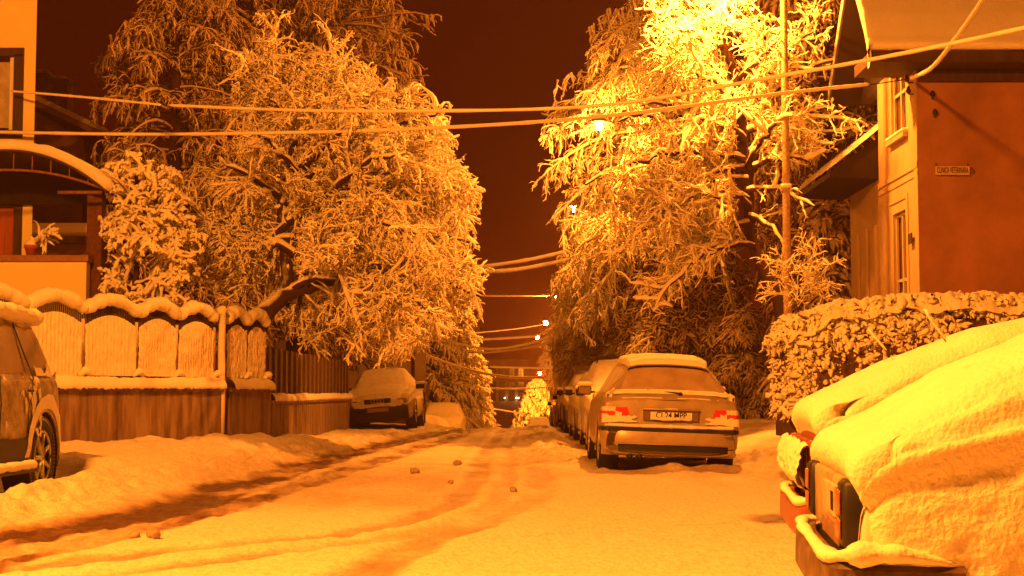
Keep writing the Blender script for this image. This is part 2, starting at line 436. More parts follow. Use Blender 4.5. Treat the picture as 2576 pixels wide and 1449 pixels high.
# snow clods lying on the road
def clod(name, u, v, size, label):
    Y = 3686.0 / (v - 990); X = (u - 1310) / 3800 * Y
    nr, nc = 12, 20
    th, ph = np.meshgrid(np.linspace(0.02, math.pi - 0.02, nr), np.linspace(0, 2 * math.pi, nc), indexing='ij')
    d = np.stack([np.sin(th) * np.cos(ph), np.sin(th) * np.sin(ph), np.cos(th) * 0.75], -1)
    sd = rng.uniform(0, 50)
    r_ = size * (1 + 0.55 * fbm(d[..., 0] * 1.8 + sd, d[..., 1] * 1.8, d[..., 2] * 1.8, o=3))
    r_[:, -1] = r_[:, 0]
    V = d * r_[..., None]
    z = float(ground_h(np.array([X]), np.array([Y]))[0])
    o = mesh_obj(name, V, grid_faces(nr, nc, flip=True), mat("dirty_clod", (0.45, 0.32, 0.2), 0.8, noise=0.5, nscale=12, bump=0.6, bscale=50))
    o.location = (X, Y, z + size * 0.45)
    tag(o, label, "snow clod", "dirty snow clods lying on the road")
clod("snow_clod", 1045, 1190, 0.058, "largest dirty snow clod, in the middle of the road with two lobes")
clod("snow_clod", 1152, 1170, 0.055, "dirty snow clod lying alone farthest up the road")
clod("snow_clod", 1135, 1216, 0.03, "small crumb of dirty snow between the big clod and the curved track")
clod("snow_clod", 1292, 1236, 0.04, "flat dirty snow crumb in the road to the left of the estate car")
clod("snow_clod", 345, 1356, 0.04, "left one of the two brown slush lumps by the gutter rut")
clod("snow_clod", 392, 1352, 0.05, "right one of the two brown slush lumps by the gutter rut")

# ------------------------------------------------------------------ lamps
def street_lamp(x, y, z, watts, label, big=True, arm=None):
    t = thing("street_lamp", label, "street lamp", (x, y, z), 0, "sodium lamps over the street")
    m = MB()
    m.tube([(-0.25, 0, 0.16), (-0.12, 0, 0.17), (0.12, 0, 0.17), (0.25, 0, 0.14)], [0.04, 0.09, 0.09, 0.03], 10, 0.7)
    m.build("housing", METAL, t, True)
    s_ = MB(); s_.tube([(-0.24, 0, 0.235), (-0.1, 0, 0.25), (0.12, 0, 0.25), (0.24, 0, 0.2)], [0.02, 0.06, 0.06, 0.02], 8, 0.6)
    s_.build("snow_cap", SNOWF, t, True)
    r_ = 0.09 if y < 60 else 0.15
    nr, nc = 8, 12
    th, ph = np.meshgrid(np.linspace(0, math.pi, nr), np.linspace(0, 2 * math.pi, nc), indexing='ij')
    V = r_ * np.stack([np.sin(th) * np.cos(ph), np.sin(th) * np.sin(ph), np.cos(th)], -1)
    mesh_obj("bulb", V, grid_faces(nr, nc, flip=True), BULB, t)
    L = bpy.data.lights.new("lamp_light", 'POINT'); L.energy = watts; L.color = LAMP_NEAR if y < 30 else LAMP; L.shadow_soft_size = 0.13 if y > 10 else 0.55
    lo = bpy.data.objects.new("lamp_light", L); col.objects.link(lo); lo.parent = t; lo.location = (0, 0, -0.02 - r_)
    return t
lamp_labels = ["unlit-looking street lamp head over the crossing above the viewer",  # out of view, lights the foreground
               "bright street lamp on the arm of the tall pole beside the house",
               "highest small lit lamp seen against the branches of the big bright tree",
               "lit lamp at the tip of the long drooping white branch",
               "lit lamp hung in the middle of the level cable across the street",
               "round lit lamp just above the sagging cables, second above the far roofs",
               "lit lamp at the end of the bright short cable far down the street",
               "lowest and farthest lit lamp, above the white glowing tree"]
for (x, y, z, wts), lb in zip(LAMPS, lamp_labels):
    street_lamp(x, y, z, wts, lb)

# ------------------------------------------------------------------ cables
def cable(pts, r, label, sag=0.0, K=60, bare=None, lump=0.15):
    pts = np.array(pts, float)
    t = np.linspace(0, len(pts) - 1, K)
    # smooth interpolation through points (Catmull-Rom)
    P = []
    for s in t:
        i = min(int(s), len(pts) - 2); f = s - i
        p0 = pts[max(i - 1, 0)]; p1 = pts[i]; p2 = pts[i + 1]; p3 = pts[min(i + 2, len(pts) - 1)]
        if len(pts) == 2: P.append(p1 + (p2 - p1) * f - np.array([0, 0, sag * 4 * f * (1 - f)])); continue
        P.append(0.5 * ((2 * p1) + (-p0 + p2) * f + (2 * p0 - 5 * p1 + 4 * p2 - p3) * f * f + (-p0 + 3 * p1 - 3 * p2 + p3) * f ** 3))
    P = np.array(P)
    root = thing("overhead_cable", label, "cable", tuple(P[0]), 0, "snow covered cables over the street")
    w = MB(); w.tube(P, 0.010 if r > 0.02 else 0.006, 5); w.build("wire", BLACK, root, True, origin=P[0])
    s0, s1 = bare if bare else (0, 1)
    a, b = int(s0 * (K - 1)), int(s1 * (K - 1)) + 1
    Q = P[a:b].copy(); Q[:, 2] += r * 0.5
    k = np.arange(len(Q))
    rr = r * (1 + 2 * lump * fbm(k * 0.9 + 5, k * 0.0 + r * 900, o=3)); rr[0] *= .3; rr[-1] *= .3
    sm = MB(); sm.tube(Q, rr, 7, 1.15); sm.build("snow_layer", SNOWF, root, True, origin=P[0])
    return root
cable([at(12, 222, 25.3), at(200, 238, 24.5), at(395, 258, 23.5)], 0.018, "upper cable piece running from the yellow house window to the gap in the snow", K=50)
cable([at(412, 259, 23.4), at(700, 271, 22), at(1000, 275, 20.5), at(1500, 262, 18.5), at(1980, 184, 16.5), at(2300, 125, 15), at(2580, 66, 14), at(3000, -30, 12.5)], 0.020, "upper of the two near snowy cables, passing in front of the right roof", K=110)
cable([at(-60, 327, 25.4), at(400, 334, 25), at(1000, 322, 24.5), at(1500, 291, 24.4), at(1980, 230, 24.6), at(2180, 209, 24.8), at(2298, 192, 24.9)], 0.026, "lower of the two near snowy cables, ending at the insulator of the right house", K=110, bare=(0, 0.86))
cable([at(2302, 192, 24.85), at(2350, 170, 22), at(2400, 115, 19), at(2490, -10, 15), at(2600, -220, 11)], 0.029, "thick white cable dropping steeply from the top edge to the house corner", K=60)
cable([at(1190, 676, 44), at(1330, 655, 43.5), at(1445, 629, 43)], 0.05, "upper of the two short bright cables between the trees", K=40)
cable([at(1170, 688, 44), at(1300, 680, 43.5), at(1440, 653, 43)], 0.055, "lower of the two short bright cables, kinked at its right end", K=40)
cable([at(1180, 744, 86), at(1397, 744, 86), at(1600, 735, 86)], 0.05, "level thin cable holding a lit lamp in mid street", K=40)
cable([at(1100, 856, 100), at(1220, 855, 100), at(1352, 847, 100)], 0.07, "short bright cable leading to the small lit lamp", K=40)
cable([at(1180, 840, 112), at(1300, 828, 112), at(1380, 815, 112)], 0.04, "faint thin cable rising to the round lit lamp", K=40)
cable([at(1072, 895, 52), at(1180, 932, 52), at(1280, 950, 52), at(1370, 951, 52)], 0.04, "bright cable sagging from the pale house corner to the parked row", K=50)
cable([at(1130, 860, 70), at(1230, 880, 70), at(1330, 866, 70), at(1400, 840, 70)], 0.06, "upper of two blurred sagging cables above the street end", K=50)
cable([at(1110, 866, 74), at(1200, 888, 74), at(1330, 876, 74), at(1420, 850, 74)], 0.05, "lower of two blurred sagging cables above the street end", K=50)
cable([at(1230, 924, 120), at(1350, 927, 120), at(1480, 925, 120)], 0.07, "thin straight cable over the far house roof", K=30)
cable([at(1180, 975, 130), at(1290, 979, 130), at(1380, 975, 130)], 0.06, "hair thin cable across the far house front, above the lit lamps", K=30)
cable([at(1190, 1020, 110), at(1260, 1032, 110), at(1320, 1042, 110)], 0.05, "lowest cable, slanting down to the glowing tree", K=30)

# poles
def pole(name, x, y, z0, z1, r0, r1, label, lean=0.0):
    t = thing(name, label, "pole", (x, y, z0))
    P = np.stack([np.linspace(0, lean, 14), np.zeros(14), np.linspace(0, z1 - z0, 14)], -1)
    m = MB(); m.tube(P, np.linspace(r0, r1, 14), 14); m.build("shaft", POLEM, t, True)
    return t
px = at(1982, 800, 26.8)
tp = pole("lamp_pole", px[0], 26.8, 0.2, 9.4, 0.078, 0.058, "tall thin steel pole behind the hedge with a lamp arm at its top")
MB().tube([(0, 0, 9.1), (-0.5, -0.05, 9.25), (-1.1, -0.1, 9.2), (-1.25, -0.15, 9.1)], 0.03, 8).build("lamp_arm", METAL, tp, True)
MB().tube([(0, 0, 4.43), (0, 0, 4.50)], [0.095, 0.095], 14).build("pole_collar", SNOWF, tp, True)
pole("utility_pole", at(1577, 900, 48)[0], 48, -0.2, 3.3, 0.07, 0.06, "short thin pole behind the parked row of cars")

# ------------------------------------------------------------------ trees
def interp_poly(P, idx, t):
    K = P.shape[1]; s = t * (K - 1); i = np.minimum(s.astype(int), K - 2); f = (s - i)[:, None]
    a = P[idx, i]; b = P[idx, i + 1]
    T = b - a; T /= np.linalg.norm(T, axis=1, keepdims=True) + 1e-9
    return a * (1 - f) + b * f, T

def grow(parents, n, length, trange=(0.2, 1.0), ang=(35, 75), droop=0.1, jit=0.18, K=6, up=0.0, bias=None):
    N = parents.shape[0]
    seglen = np.linalg.norm(np.diff(parents, axis=1), axis=2).sum(1)
    idx = rng.choice(N, n, p=seglen / seglen.sum()); t = rng.uniform(*trange, n)
    p, T = interp_poly(parents, idx, t)
    q = rng.normal(0, 1, (n, 3)); q -= (q * T).sum(1, keepdims=True) * T; q /= np.linalg.norm(q, axis=1, keepdims=True) + 1e-9
    a = np.radians(rng.uniform(*ang, n))[:, None]
    d = T * np.cos(a) + q * np.sin(a)
    d[:, 2] += up
    if bias is not None: d += bias
    d /= np.linalg.norm(d, axis=1, keepdims=True)
    L = rng.uniform(*length, n) * (1.15 - 0.5 * t)
    out = np.empty((n, K, 3)); out[:, 0] = p
    for k in range(1, K):
        d = d + rng.normal(0, jit, (n, 3)); d[:, 2] -= droop
        d /= np.linalg.norm(d, axis=1, keepdims=True)
        p = p + d * (L / (K - 1))[:, None]; out[:, k] = p
    return out

def bez(p0, p1, bend, K=10, jit=0.06):
    p0 = np.array(p0, float); p1 = np.array(p1, float)
    t = np.linspace(0, 1, K)[:, None]
    mid = (p0 + p1) / 2 + np.array(bend, float)
    P = (1 - t) ** 2 * p0 + 2 * t * (1 - t) * mid + t * t * p1
    L = np.linalg.norm(p1 - p0)
    n = rng.normal(0, jit * L / 4, P.shape); n[0] = 0
    return P + n

def snow_tubes(P, r, sides=5, lump=0.5, shift=0.35, flat=1.1, tip=0.75):
    N, K, _ = P.shape
    R_ = r[:, None] * np.linspace(1, tip, K)[None] * (1 + lump * rng.uniform(-1, 1, (N, K)))
    R_[:, -1] *= .4
    Q = P.copy(); Q[..., 2] += R_ * shift
    return tubes(Q, R_, sides, flat)

def cat(lst):
    V = []; F = []; n = 0
    for v, f in lst: V.append(v); F.append(f + n); n += len(v)
    return np.concatenate(V), np.concatenate(F)

def keep(P, fn):
    m = fn(P[:, -1]) & fn(P[:, P.shape[1] // 2]); return P[m]

def tree(name, label, base, trunk, limbs, n2, n3, n4, l2, l3, l4, droop=(0.05, 0.12, 0.2), rs=(0.05, 0.028, 0.02), r_trunk=0.16, crown_mat=None,
         env=None, group=None, up=0.1, cat_="tree", sides=(6, 5, 4), lump=0.5, ang=(35, 80), limb_r=0.07, crownname="crown", K4=5):
    """trunk: list of polylines [(pts..)], limbs: list of (start, end, bend)"""
    root = thing(name, label, cat_, base, 0, group)
    O = np.array(base, float)
    tk = MB()
    T = []
    for pts in trunk:
        pts = np.array(pts, float); K = 14
        s = np.linspace(0, len(pts) - 1, K); P = np.array([[np.interp(v, range(len(pts)), pts[:, c]) for c in range(3)] for v in s])
        P[1:-1] += rng.normal(0, 0.02, P[1:-1].shape)
        T.append(P); tk.tube(P, np.linspace(r_trunk, r_trunk * 0.35, K), 10)
    L = np.array([bez(a, b, c) for a, b, c in limbs])
    for P in L: tk.tube(P, np.linspace(limb_r, limb_r * 0.3, P.shape[0]), 7)
    tk.build("trunk", BARK, root, True, origin=O)
    B2 = grow(L, n2, l2, (0.15, 1.0), ang, droop[0], 0.16, 7, up)
    if env: B2 = keep(B2, env)
    src = np.concatenate([B2, L[:, np.linspace(0, L.shape[1] - 1, 7).astype(int)]])
    B3 = grow(src, n3, l3, (0.1, 1.0), ang, droop[1], 0.2, 6, up * 0.3)
    if env: B3 = keep(B3, env)
    B4 = grow(B3, n4, l4, (0.05, 1.0), (25, 75), droop[2], 0.42, K4, 0)
    if env: B4 = keep(B4, env)
    parts = []
    nl = L.shape[0]
    parts.append(snow_tubes(L, np.full(nl, limb_r * 0.8), 7, 0.25, 0.9, 0.9))
    parts.append(snow_tubes(B2, rng.uniform(0.7, 1.2, len(B2)) * rs[0], sides[0], lump))
    parts.append(snow_tubes(B3, rng.uniform(0.7, 1.3, len(B3)) * rs[1], sides[1], lump))
    parts.append(snow_tubes(B4, rng.uniform(0.6, 1.4, len(B4)) * rs[2], sides[2], lump))
    V, F = cat(parts)
    mesh_obj(crownname, V, F, crown_mat or TWIG, root, True, origin=O)
    return root

def A(u, v, Y): return np.array(at(u, v, Y))

# --- big snow-laden tree behind the arched fence, leaning over the road
s0 = A(655, 800, 26.0); s1 = A(725, 735, 26.0); s2 = A(845, 700, 26.0); f1 = A(705, 500, 26.5)
base1 = (s0[0] - 0.25, 26.0, 0.3)
limbsL = [
    (s1, A(850, 705, 25.5), (0, 0, 0.25)), (s2, A(1080, 790, 25), (0, 0, 0.45)), (s1, A(700, 500, 26.5), (0.1, 0, 0)),
    (f1, A(560, 415, 26.0), (0, 0, 0.15)), (f1, A(790, 370, 26.0), (-.1, 0, 0.1)), (f1, A(740, 190, 26.8), (0, 0, 0)),
    (A(790, 370, 26), A(870, 130, 26.5), (0, 0, 0)), (A(720, 560, 26), A(950, 480, 25.5), (0, 0, 0.3)),
    (A(760, 450, 26), A(1120, 270, 26), (0, 0, 0.3)), (A(760, 520, 26), A(1200, 470, 26), (0, 0, 0.5)), (A(850, 640, 26), A(1210, 620, 26), (0, 0, 0.6)),
    (A(900, 700, 26), A(1215, 750, 26.2), (0, 0, 0.5)), (A(850, 700, 26), A(1150, 840, 27), (0, 0, 0.6)), (A(900, 650, 26), A(1020, 880, 25), (0, -.3, 0.6)),
    (A(740, 640, 26), A(500, 560, 27), (0, 0, 0.3)), (A(740, 600, 26), A(470, 680, 27.5), (0, 0, 0.3)), (A(760, 690, 26), A(760, 860, 27), (0, 0, .5)),
    (A(760, 420, 26), A(950, 230, 25), (0, 0, 0)), (A(720, 300, 26), A(600, 110, 27), (0, 0, 0)), (A(800, 520, 26), A(1000, 380, 24.8), (0, -.4, 0.3)),
    (A(830, 600, 26), A(1060, 600, 24.5), (0, -.4, 0.4)), (A(850, 640, 26), A(1180, 540, 28), (0, .4, 0.4)), (A(800, 600, 26), A(880, 780, 24.6), (0, -.4, 0.5)),
    (A(780, 480, 26), A(640, 330, 25), (0, -.3, .2)), (A(900, 600, 27), A(1120, 400, 28), (0, .4, 0.4)), (A(720, 560, 26), A(600, 760, 27), (0, 0, .4)),
    (A(1000, 700, 26), A(1180, 680, 27), (0, 0, .2)), (A(900, 560, 26), A(1150, 340, 26.5), (0, 0, .3)),
]
def seg_px(u, v, pts):
    d = np.full(u.shape, 1e9)
    for (x0, y0), (x1, y1) in zip(pts[:-1], pts[1:]):
        t = np.clip(((u - x0) * (x1 - x0) + (v - y0) * (y1 - y0)) / ((x1 - x0) ** 2 + (y1 - y0) ** 2), 0, 1)
        d = np.minimum(d, np.hypot(u - x0 - t * (x1 - x0), v - y0 - t * (y1 - y0)))
    return d
def envL(p):
    u = 1310 + p[:, 0] / p[:, 1] * 3800; v = 990 - (p[:, 2] - HZ) / p[:, 1] * 3800
    right = np.interp(v, [60, 130, 240, 300, 400, 480, 560, 640, 700, 760, 820, 900, 960], [900, 960, 1120, 1150, 1170, 1225, 1215, 1215, 1250, 1245, 1215, 1060, 900])
    bot = np.interp(u, [400, 640, 680, 800, 900, 1000, 1060, 1150, 1250], [740, 760, 880, 905, 960, 950, 905, 880, 830])
    near = (seg_px(u, v, [(650, 800), (725, 735), (850, 700)]) < 26) | (seg_px(u, v, [(725, 735), (715, 640), (700, 560), (705, 500)]) < 18) | (seg_px(u, v, [(705, 500), (640, 440), (560, 415)]) < 14)
    return (u < right + rng.normal(0, 18, len(u))) & (v < bot + rng.normal(0, 14, len(u))) & ~(near & (p[:, 1] < 26.5))
tree("snow_laden_tree", "large deciduous tree thick with snow leaning over the road from behind the arched fence", base1,
     [[base1, s0, s1, f1 + (A(845, 700, 26) - A(845, 700, 26)), A(740, 330, 26.3)], [s0, s1, s2, A(930, 720, 25.8)]], limbsL, 300, 3600, 25000,
     (0.6, 1.5), (0.3, 0.8), (0.08, 0.30), droop=(0.05, 0.10, 0.13), rs=(0.042, 0.0185, 0.0122), r_trunk=0.17, env=envL, up=0.05, lump=0.65, limb_r=0.07, K4=7)

# --- tall dark conifers behind it
def conifer(name, label, base, h, rad, n2, n3, rs, seed_droop=0.28, mat_=None, env=None, zmin=0.12, taper=0.8, n4=0, group=None, leng=1.0):
    root = thing(name, label, "tree", base, 0, group)
    tr = np.array([[rng.normal(0, 0.03), rng.normal(0, 0.03), h * t] for t in np.linspace(0, 1, 14)])
    MB().tube(tr, np.linspace(0.028 * h * 0.6 + 0.03, 0.02, 14), 9).build("trunk", BARK, root, True)
    t = zmin + (1 - zmin) * rng.uniform(0, 1, n2) ** 0.9
    a = rng.uniform(0, 2 * math.pi, n2)
    L = rad * (1 - t) ** taper * rng.uniform(0.75, 1.12, n2) + 0.15
    K = 8
    P = np.empty((n2, K, 3)); p = np.stack([0 * t, 0 * t, t * h], -1)
    d = np.stack([np.cos(a), np.sin(a), np.full(n2, 0.28)], -1); P[:, 0] = p
    for k in range(1, K):
        d = d + rng.normal(0, 0.06, d.shape); d[:, 2] -= seed_droop * (0.5 if k < 4 else 1.0) * 0.55
        d /= np.linalg.norm(d, axis=1, keepdims=True); p = p + d * (L / (K - 1))[:, None]; P[:, k] = p
    O = np.array(base, float)
    B3 = grow(P, n3, (0.35 * leng, 0.85 * leng), (0.12, 1.0), (40, 75), 0.30, 0.12, 5, -0.05)
    if env is not None:
        B3 = B3[env(B3[:, -1] + O)]; P = P[env(P[:, -1] + O)]
    parts = [snow_tubes(P, rng.uniform(0.7, 1.2, len(P)) * rs[0], 5, 0.4), snow_tubes(B3, rng.uniform(0.7, 1.3, len(B3)) * rs[1], 4, 0.5)]
    if n4:
        B4 = grow(B3, n4, (0.12 * leng, 0.32 * leng), (0.05, 1.0), (25, 60), 0.22, 0.3, 5, -0.1)
        parts.append(snow_tubes(B4, rng.uniform(0.7, 1.3, len(B4)) * rs[2], 4, 0.6))
    V, F = cat(parts)
    mesh_obj("crown", V, F, mat_ or TWIG, root, True)
    return root
G = float
def uv_of(p): return 1310 + p[:, 0] / p[:, 1] * 3800, 990 - (p[:, 2] - HZ) / p[:, 1] * 3800
def envT2(p):
    u, v = uv_of(p)
    right = np.interp(v, [-400, 0, 60, 150, 260, 400], [1135, 1125, 1105, 1070, 1050, 1060])
    left = np.interp(v, [-300, 0, 60, 160, 250, 400, 520], [240, 330, 290, 225, 205, 215, 260])
    hole = ((u < 330) & (v < 40 + 60 * (u - 230) / 100) & (u < 300)) | (((u - 400) / 70) ** 2 + ((v - 330) / 70) ** 2 < 1)
    return (u < right) & (u > left) & ~hole
conifer("tall_conifer", "tallest dim conifer with hanging boughs behind the big left tree", (A(745, 900, 40)[0], 40, 0), 18.5, 5.6, 460, 10000, (0.05, 0.030, 0.0185), 0.25, TWIGD, envT2, 0.12, 0.55, 30000)
conifer("tall_conifer", "dim drooping conifer beside the chimneys of the dark house, left of the taller one", (A(430, 900, 36)[0], 36, 0), 14.5, 3.3, 300, 5200, (0.045, 0.028, 0.0175), 0.30, TWIGD, envT2, 0.12, 0.5, 18000)

# --- small bushy tree with fat snow lumps between porch and big tree
b3 = tuple(A(330, 1000, 23.6)); b3 = (b3[0], 24.2, 0.3)
def envS(p):
    u, v = uv_of(p)
    return (u > 238) & (v > 370) & (u < 520)
tree("snow_laden_tree", "small tree with fat lumps of snow right beside the brick porch pillar", b3,
     [[b3, A(330, 760, 24.2), A(350, 560, 24.2), A(330, 400, 24.3)]],
     [(A(335, 700, 24.2), A(265, 640, 24), (0, 0, .1)), (A(340, 640, 24.2), A(250, 560, 24), (0, 0, .1)), (A(345, 600, 24.2), A(420, 500, 24), (0, 0, .1)),
      (A(345, 650, 24.2), A(450, 620, 24), (0, 0, .2)), (A(345, 560, 24.2), A(290, 400, 24), (0, 0, .1)), (A(335, 720, 24.2), A(420, 720, 23.8), (0, 0, .2)),
      (A(345, 560, 24.2), A(380, 430, 24), (0, 0, 0)), (A(335, 740, 24.2), A(280, 720, 23.8), (0, 0, .2)), (A(345, 640, 24.2), A(380, 600, 23.5), (0, 0, .2))],
     60, 300, 1500, (0.4, 0.8), (0.2, 0.45), (0.06, 0.16), rs=(0.035, 0.026, 0.026), r_trunk=0.07, env=envS, lump=0.45, limb_r=0.04, sides=(7, 7, 7), K4=5)

# --- right big tree
tb = A(1990, 960, 28.6); base4 = (tb[0], 28.6, 0.35)
tk4 = [base4, A(1975, 780, 28.6), A(1930, 690, 28.6), A(1890, 600, 28.6), A(1885, 500, 28.6), A(1882, 380, 28.5), A(1860, 200, 28.4), A(1800, 20, 28.2), A(1790, -160, 28.2)]
def q(v): # point on the trunk at image height v
    vs = [960, 780, 690, 600, 500, 380, 200, 20, -160]; us = [1990, 1975, 1930, 1890, 1885, 1882, 1860, 1800, 1790]
    return A(np.interp(v, vs[::-1], us[::-1]), v, 28.5)
limbsR = [
    (q(400), A(1720, 385, 28), (0, 0, .1)), (A(1760, 380, 28), A(1470, 465, 27.2), (0, 0, .35)), (q(620), A(1780, 640, 28), (0, 0, .2)), (A(1840, 605, 28.4), A(1640, 780, 27.5), (0, 0, .5)),
    (q(420), A(1640, 560, 27.5), (0, 0, .6)), (q(450), A(1560, 640, 27.8), (0, 0, .9)), (q(300), A(1620, 260, 28), (0, 0, .2)), (q(320), A(1560, 300, 28.5), (0, 0, .3)),
    (q(180), A(1620, 60, 28), (0, 0, -.1)), (q(160), A(1640, 130, 27.8), (0, 0, 0)), (q(80), A(1680, -60, 28), (0, 0, 0)), (q(100), A(1900, -60, 28.5), (0, 0, 0)),
    (q(240), A(2060, 60, 28.6), (0, 0, 0)), (q(260), A(2110, 140, 29), (0, 0, 0)), (q(330), A(2100, 270, 28.8), (0, 0, .1)), (q(380), A(2190, 330, 29.5), (0, 0, .3)),
    (q(420), A(2040, 400, 28), (0, 0, .2)), (q(480), A(2050, 520, 28), (0, 0, .3)), (q(350), A(1750, 300, 26.8), (0, -.3, .2)), (q(250), A(1760, 180, 26.8), (0, -.3, 0)),
    (q(500), A(1720, 520, 27), (0, -.3, .5)), (q(520), A(1800, 500, 26.8), (0, -.3, .3)), (q(420), A(1960, 300, 27), (0, -.3, .1)), (q(200), A(1960, 100, 27.2), (0, -.2, 0)),
    (q(560), A(1740, 700, 28.6), (0, 0, .6)), (q(120), A(1720, 60, 26.9), (0, -.2, 0)), (q(440), A(1600, 520, 29.5), (0, .5, .7)), (q(340), A(1680, 440, 29.5), (0, .5, .5)),
    (q(540), A(1990, 640, 28.2), (0, 0, .3)), (q(220), A(1700, 210, 29.5), (0, .5, .1)), (q(60), A(1850, -60, 27.5), (0, 0, 0)), (q(40), A(1600, 10, 28), (0, 0, -.1)),
]
def envR(p):
    u, v = uv_of(p)
    left = np.interp(v, [-100, 20, 80, 130, 200, 250, 330, 400, 500, 600, 700, 760], [1640, 1620, 1590, 1590, 1610, 1570, 1540, 1540, 1425, 1440, 1430, 1500])
    bot = np.interp(u, [1400, 1500, 1700, 1800, 1860, 1960, 2050, 2200], [560, 800, 800, 700, 640, 560, 620, 500])
    holes = ((seg_px(u, v, [(1985, 960), (1975, 780), (1930, 690), (1890, 600), (1885, 500), (1882, 380), (1875, 300)]) < 20) & (p[:, 1] < 28.7)) | (np.hypot(u - 1443, v - 520) < 16) | (np.hypot(u - 1518, v - 305) < 16)
    return (u > left + rng.normal(0, 10, len(u))) & (v < bot + rng.normal(0, 20, len(u))) & (u < np.interp(v, [0, 240, 300, 345, 400, 480, 600], [2115, 2105, 2200, 2190, 2080, 2025, 2060])) & ~holes
tree("snow_laden_tree", "bare-branched tree lit brightest by the lamp, its dark bent trunk beside the tall pole", base4, [tk4], limbsR, 230, 1600, 7200,
     (0.6, 1.3), (0.3, 0.8), (0.10, 0.36), droop=(0.03, 0.10, 0.10), rs=(0.040, 0.0175, 0.0112), r_trunk=0.15, env=envR, up=0.12, lump=0.6, limb_r=0.065, K4=7)

# --- weeping trees behind on the right side of the street
def weeping(label, u0, Y, h, rad, n2, n3, n4, env, rs=(0.06, 0.045, 0.035), mat_=None, leng=1.2, zmin=.2, taper=.45, name="weeping_tree"):
    X = A(u0, 900, Y)[0]
    return conifer(name, label, (X, Y, float(hill(Y))), h, rad, n2, n3, rs, 0.42, mat_, env, zmin, taper, n4, leng=leng)
def envW1(p):
    u, v = uv_of(p)
    left = np.interp(v, [0, 60, 100, 170, 230, 300, 420, 520, 600, 760, 900], [1600, 1540, 1480, 1480, 1380, 1365, 1340, 1315, 1430, 1380, 1500])
    return (u > left) & (u < 1850) & (np.hypot(u - 1443, v - 520) > 16) & (np.hypot(u - 1518, v - 305) > 16)
weeping("hanging snowy tree behind the bright one, its crown stepping out over the road", 1690, 42, 13.2, 6.6, 300, 7500, 34000, envW1, (0.05, 0.028, 0.0175))
def envW2(p):
    u, v = uv_of(p)
    left = np.interp(v, [500, 600, 700, 740, 800, 880, 960], [1470, 1440, 1430, 1430, 1400, 1385, 1395])
    return (u > left) & (v > 470)
weeping("drooping snowy tree over the roofs of the parked cars, right of the small lamps", 1600, 50, 7.6, 4.6, 220, 5500, 20000, envW2, (0.05, 0.030, 0.019))
weeping("faint snowy tree in the haze behind the row of small lamps", 1470, 75, 12.5, 4.6, 200, 3500, 6000, envW2, (0.1, 0.07, 0.05))
weeping("farthest hazy tree on the right side of the street", 1440, 172, 17, 6.5, 170, 2600, 4500, lambda p: uv_of(p)[0] > 1262, (0.16, 0.12, 0.10), leng=2.0)
weeping("very tall faint tree fading into the glow above the small lamps", 1500, 190, 29, 8.5, 190, 2600, 4500, lambda p: uv_of(p)[0] > 1285, (0.18, 0.14, 0.11), leng=2.4)
def envG(p):
    u, v = uv_of(p)
    return (u < np.interp(v, [930, 1000, 1070], [1362, 1385, 1380])) & (u > np.interp(v, [930, 1000, 1070], [1340, 1318, 1285]))
weeping("low tree glowing almost white under the farthest lamp", 1350, 158, 6.7, 4.2, 90, 1100, 2000, envG, (0.16, 0.13, 0.1), leng=1.4)
# left side, farther down
weeping("dense snowy spruce behind the pale house corner, nearer the wall", 1090, 70, 7.6, 2.9, 200, 3000, 7000, None, (0.06, 0.05, 0.04), leng=.9, zmin=.05, taper=.7, name="snowy_spruce")
weeping("dense snowy spruce with its right side lit, beside the street end", 1160, 86, 8.4, 2.5, 200, 3000, 7000, None, (0.07, 0.055, 0.045), leng=.9, zmin=.05, taper=.7, name="snowy_spruce")
# dark snowy conifer between the pole and the right house, with a bare shrub
conifer("snowy_spruce", "dark heavy-boughed spruce in the gap between the pole and the right house", (A(2075, 900, 33.5)[0], 33.5, 0.4), 4.9, 1.5, 130, 2200, (0.09, 0.06, 0.035), 0.5, TWIGD, None, 0.1, 0.6, 4000)
conifer("snowy_spruce", "dim round-topped conifer behind the estate car, right of its roof", (A(1870, 900, 36)[0], 36, 0.3), 2.6, 1.1, 130, 3500, (0.06, 0.03, 0.02), 0.5, TWIGD, None, 0.08, 0.5, 6000, leng=.55)
conifer("tall_conifer", "dark tall conifer behind the bright tree and the right house gable", (A(2080, 900, 37)[0], 37, 0.3), 16, 3.8, 260, 3600, (0.05, 0.036, 0.026), 0.3, TWIGD, lambda p: uv_of(p)[0] > 1900, 0.1, 0.5, 5000)
shb = (A(2010, 1000, 25.2)[0], 25.2, 0.4)
tree("bare_shrub", "thin bare shrub with snowy twigs in front of the tall pole foot", shb, [[shb, A(2010, 740, 25.2), A(2020, 620, 25.2)]],
     [(A(2008, 780, 25.2), A(1960, 690, 25.2), (0, 0, 0)), (A(2010, 760, 25.2), A(2080, 670, 25.2), (0, 0, 0)), (A(2010, 720, 25.2), A(2060, 620, 25.2), (0, 0, 0)), (A(2010, 740, 25.2), A(1950, 620, 25.2), (0, 0, 0))],
     30, 160, 260, (0.3, 0.6), (0.15, 0.35), (0.08, 0.2), droop=(0.02, .02, .04), rs=(0.012, 0.009, 0.008), r_trunk=0.02, limb_r=0.014, cat_="shrub", K4=4, lump=.3)
shc = (A(1760, 1000, 38)[0], 38, 0.1)
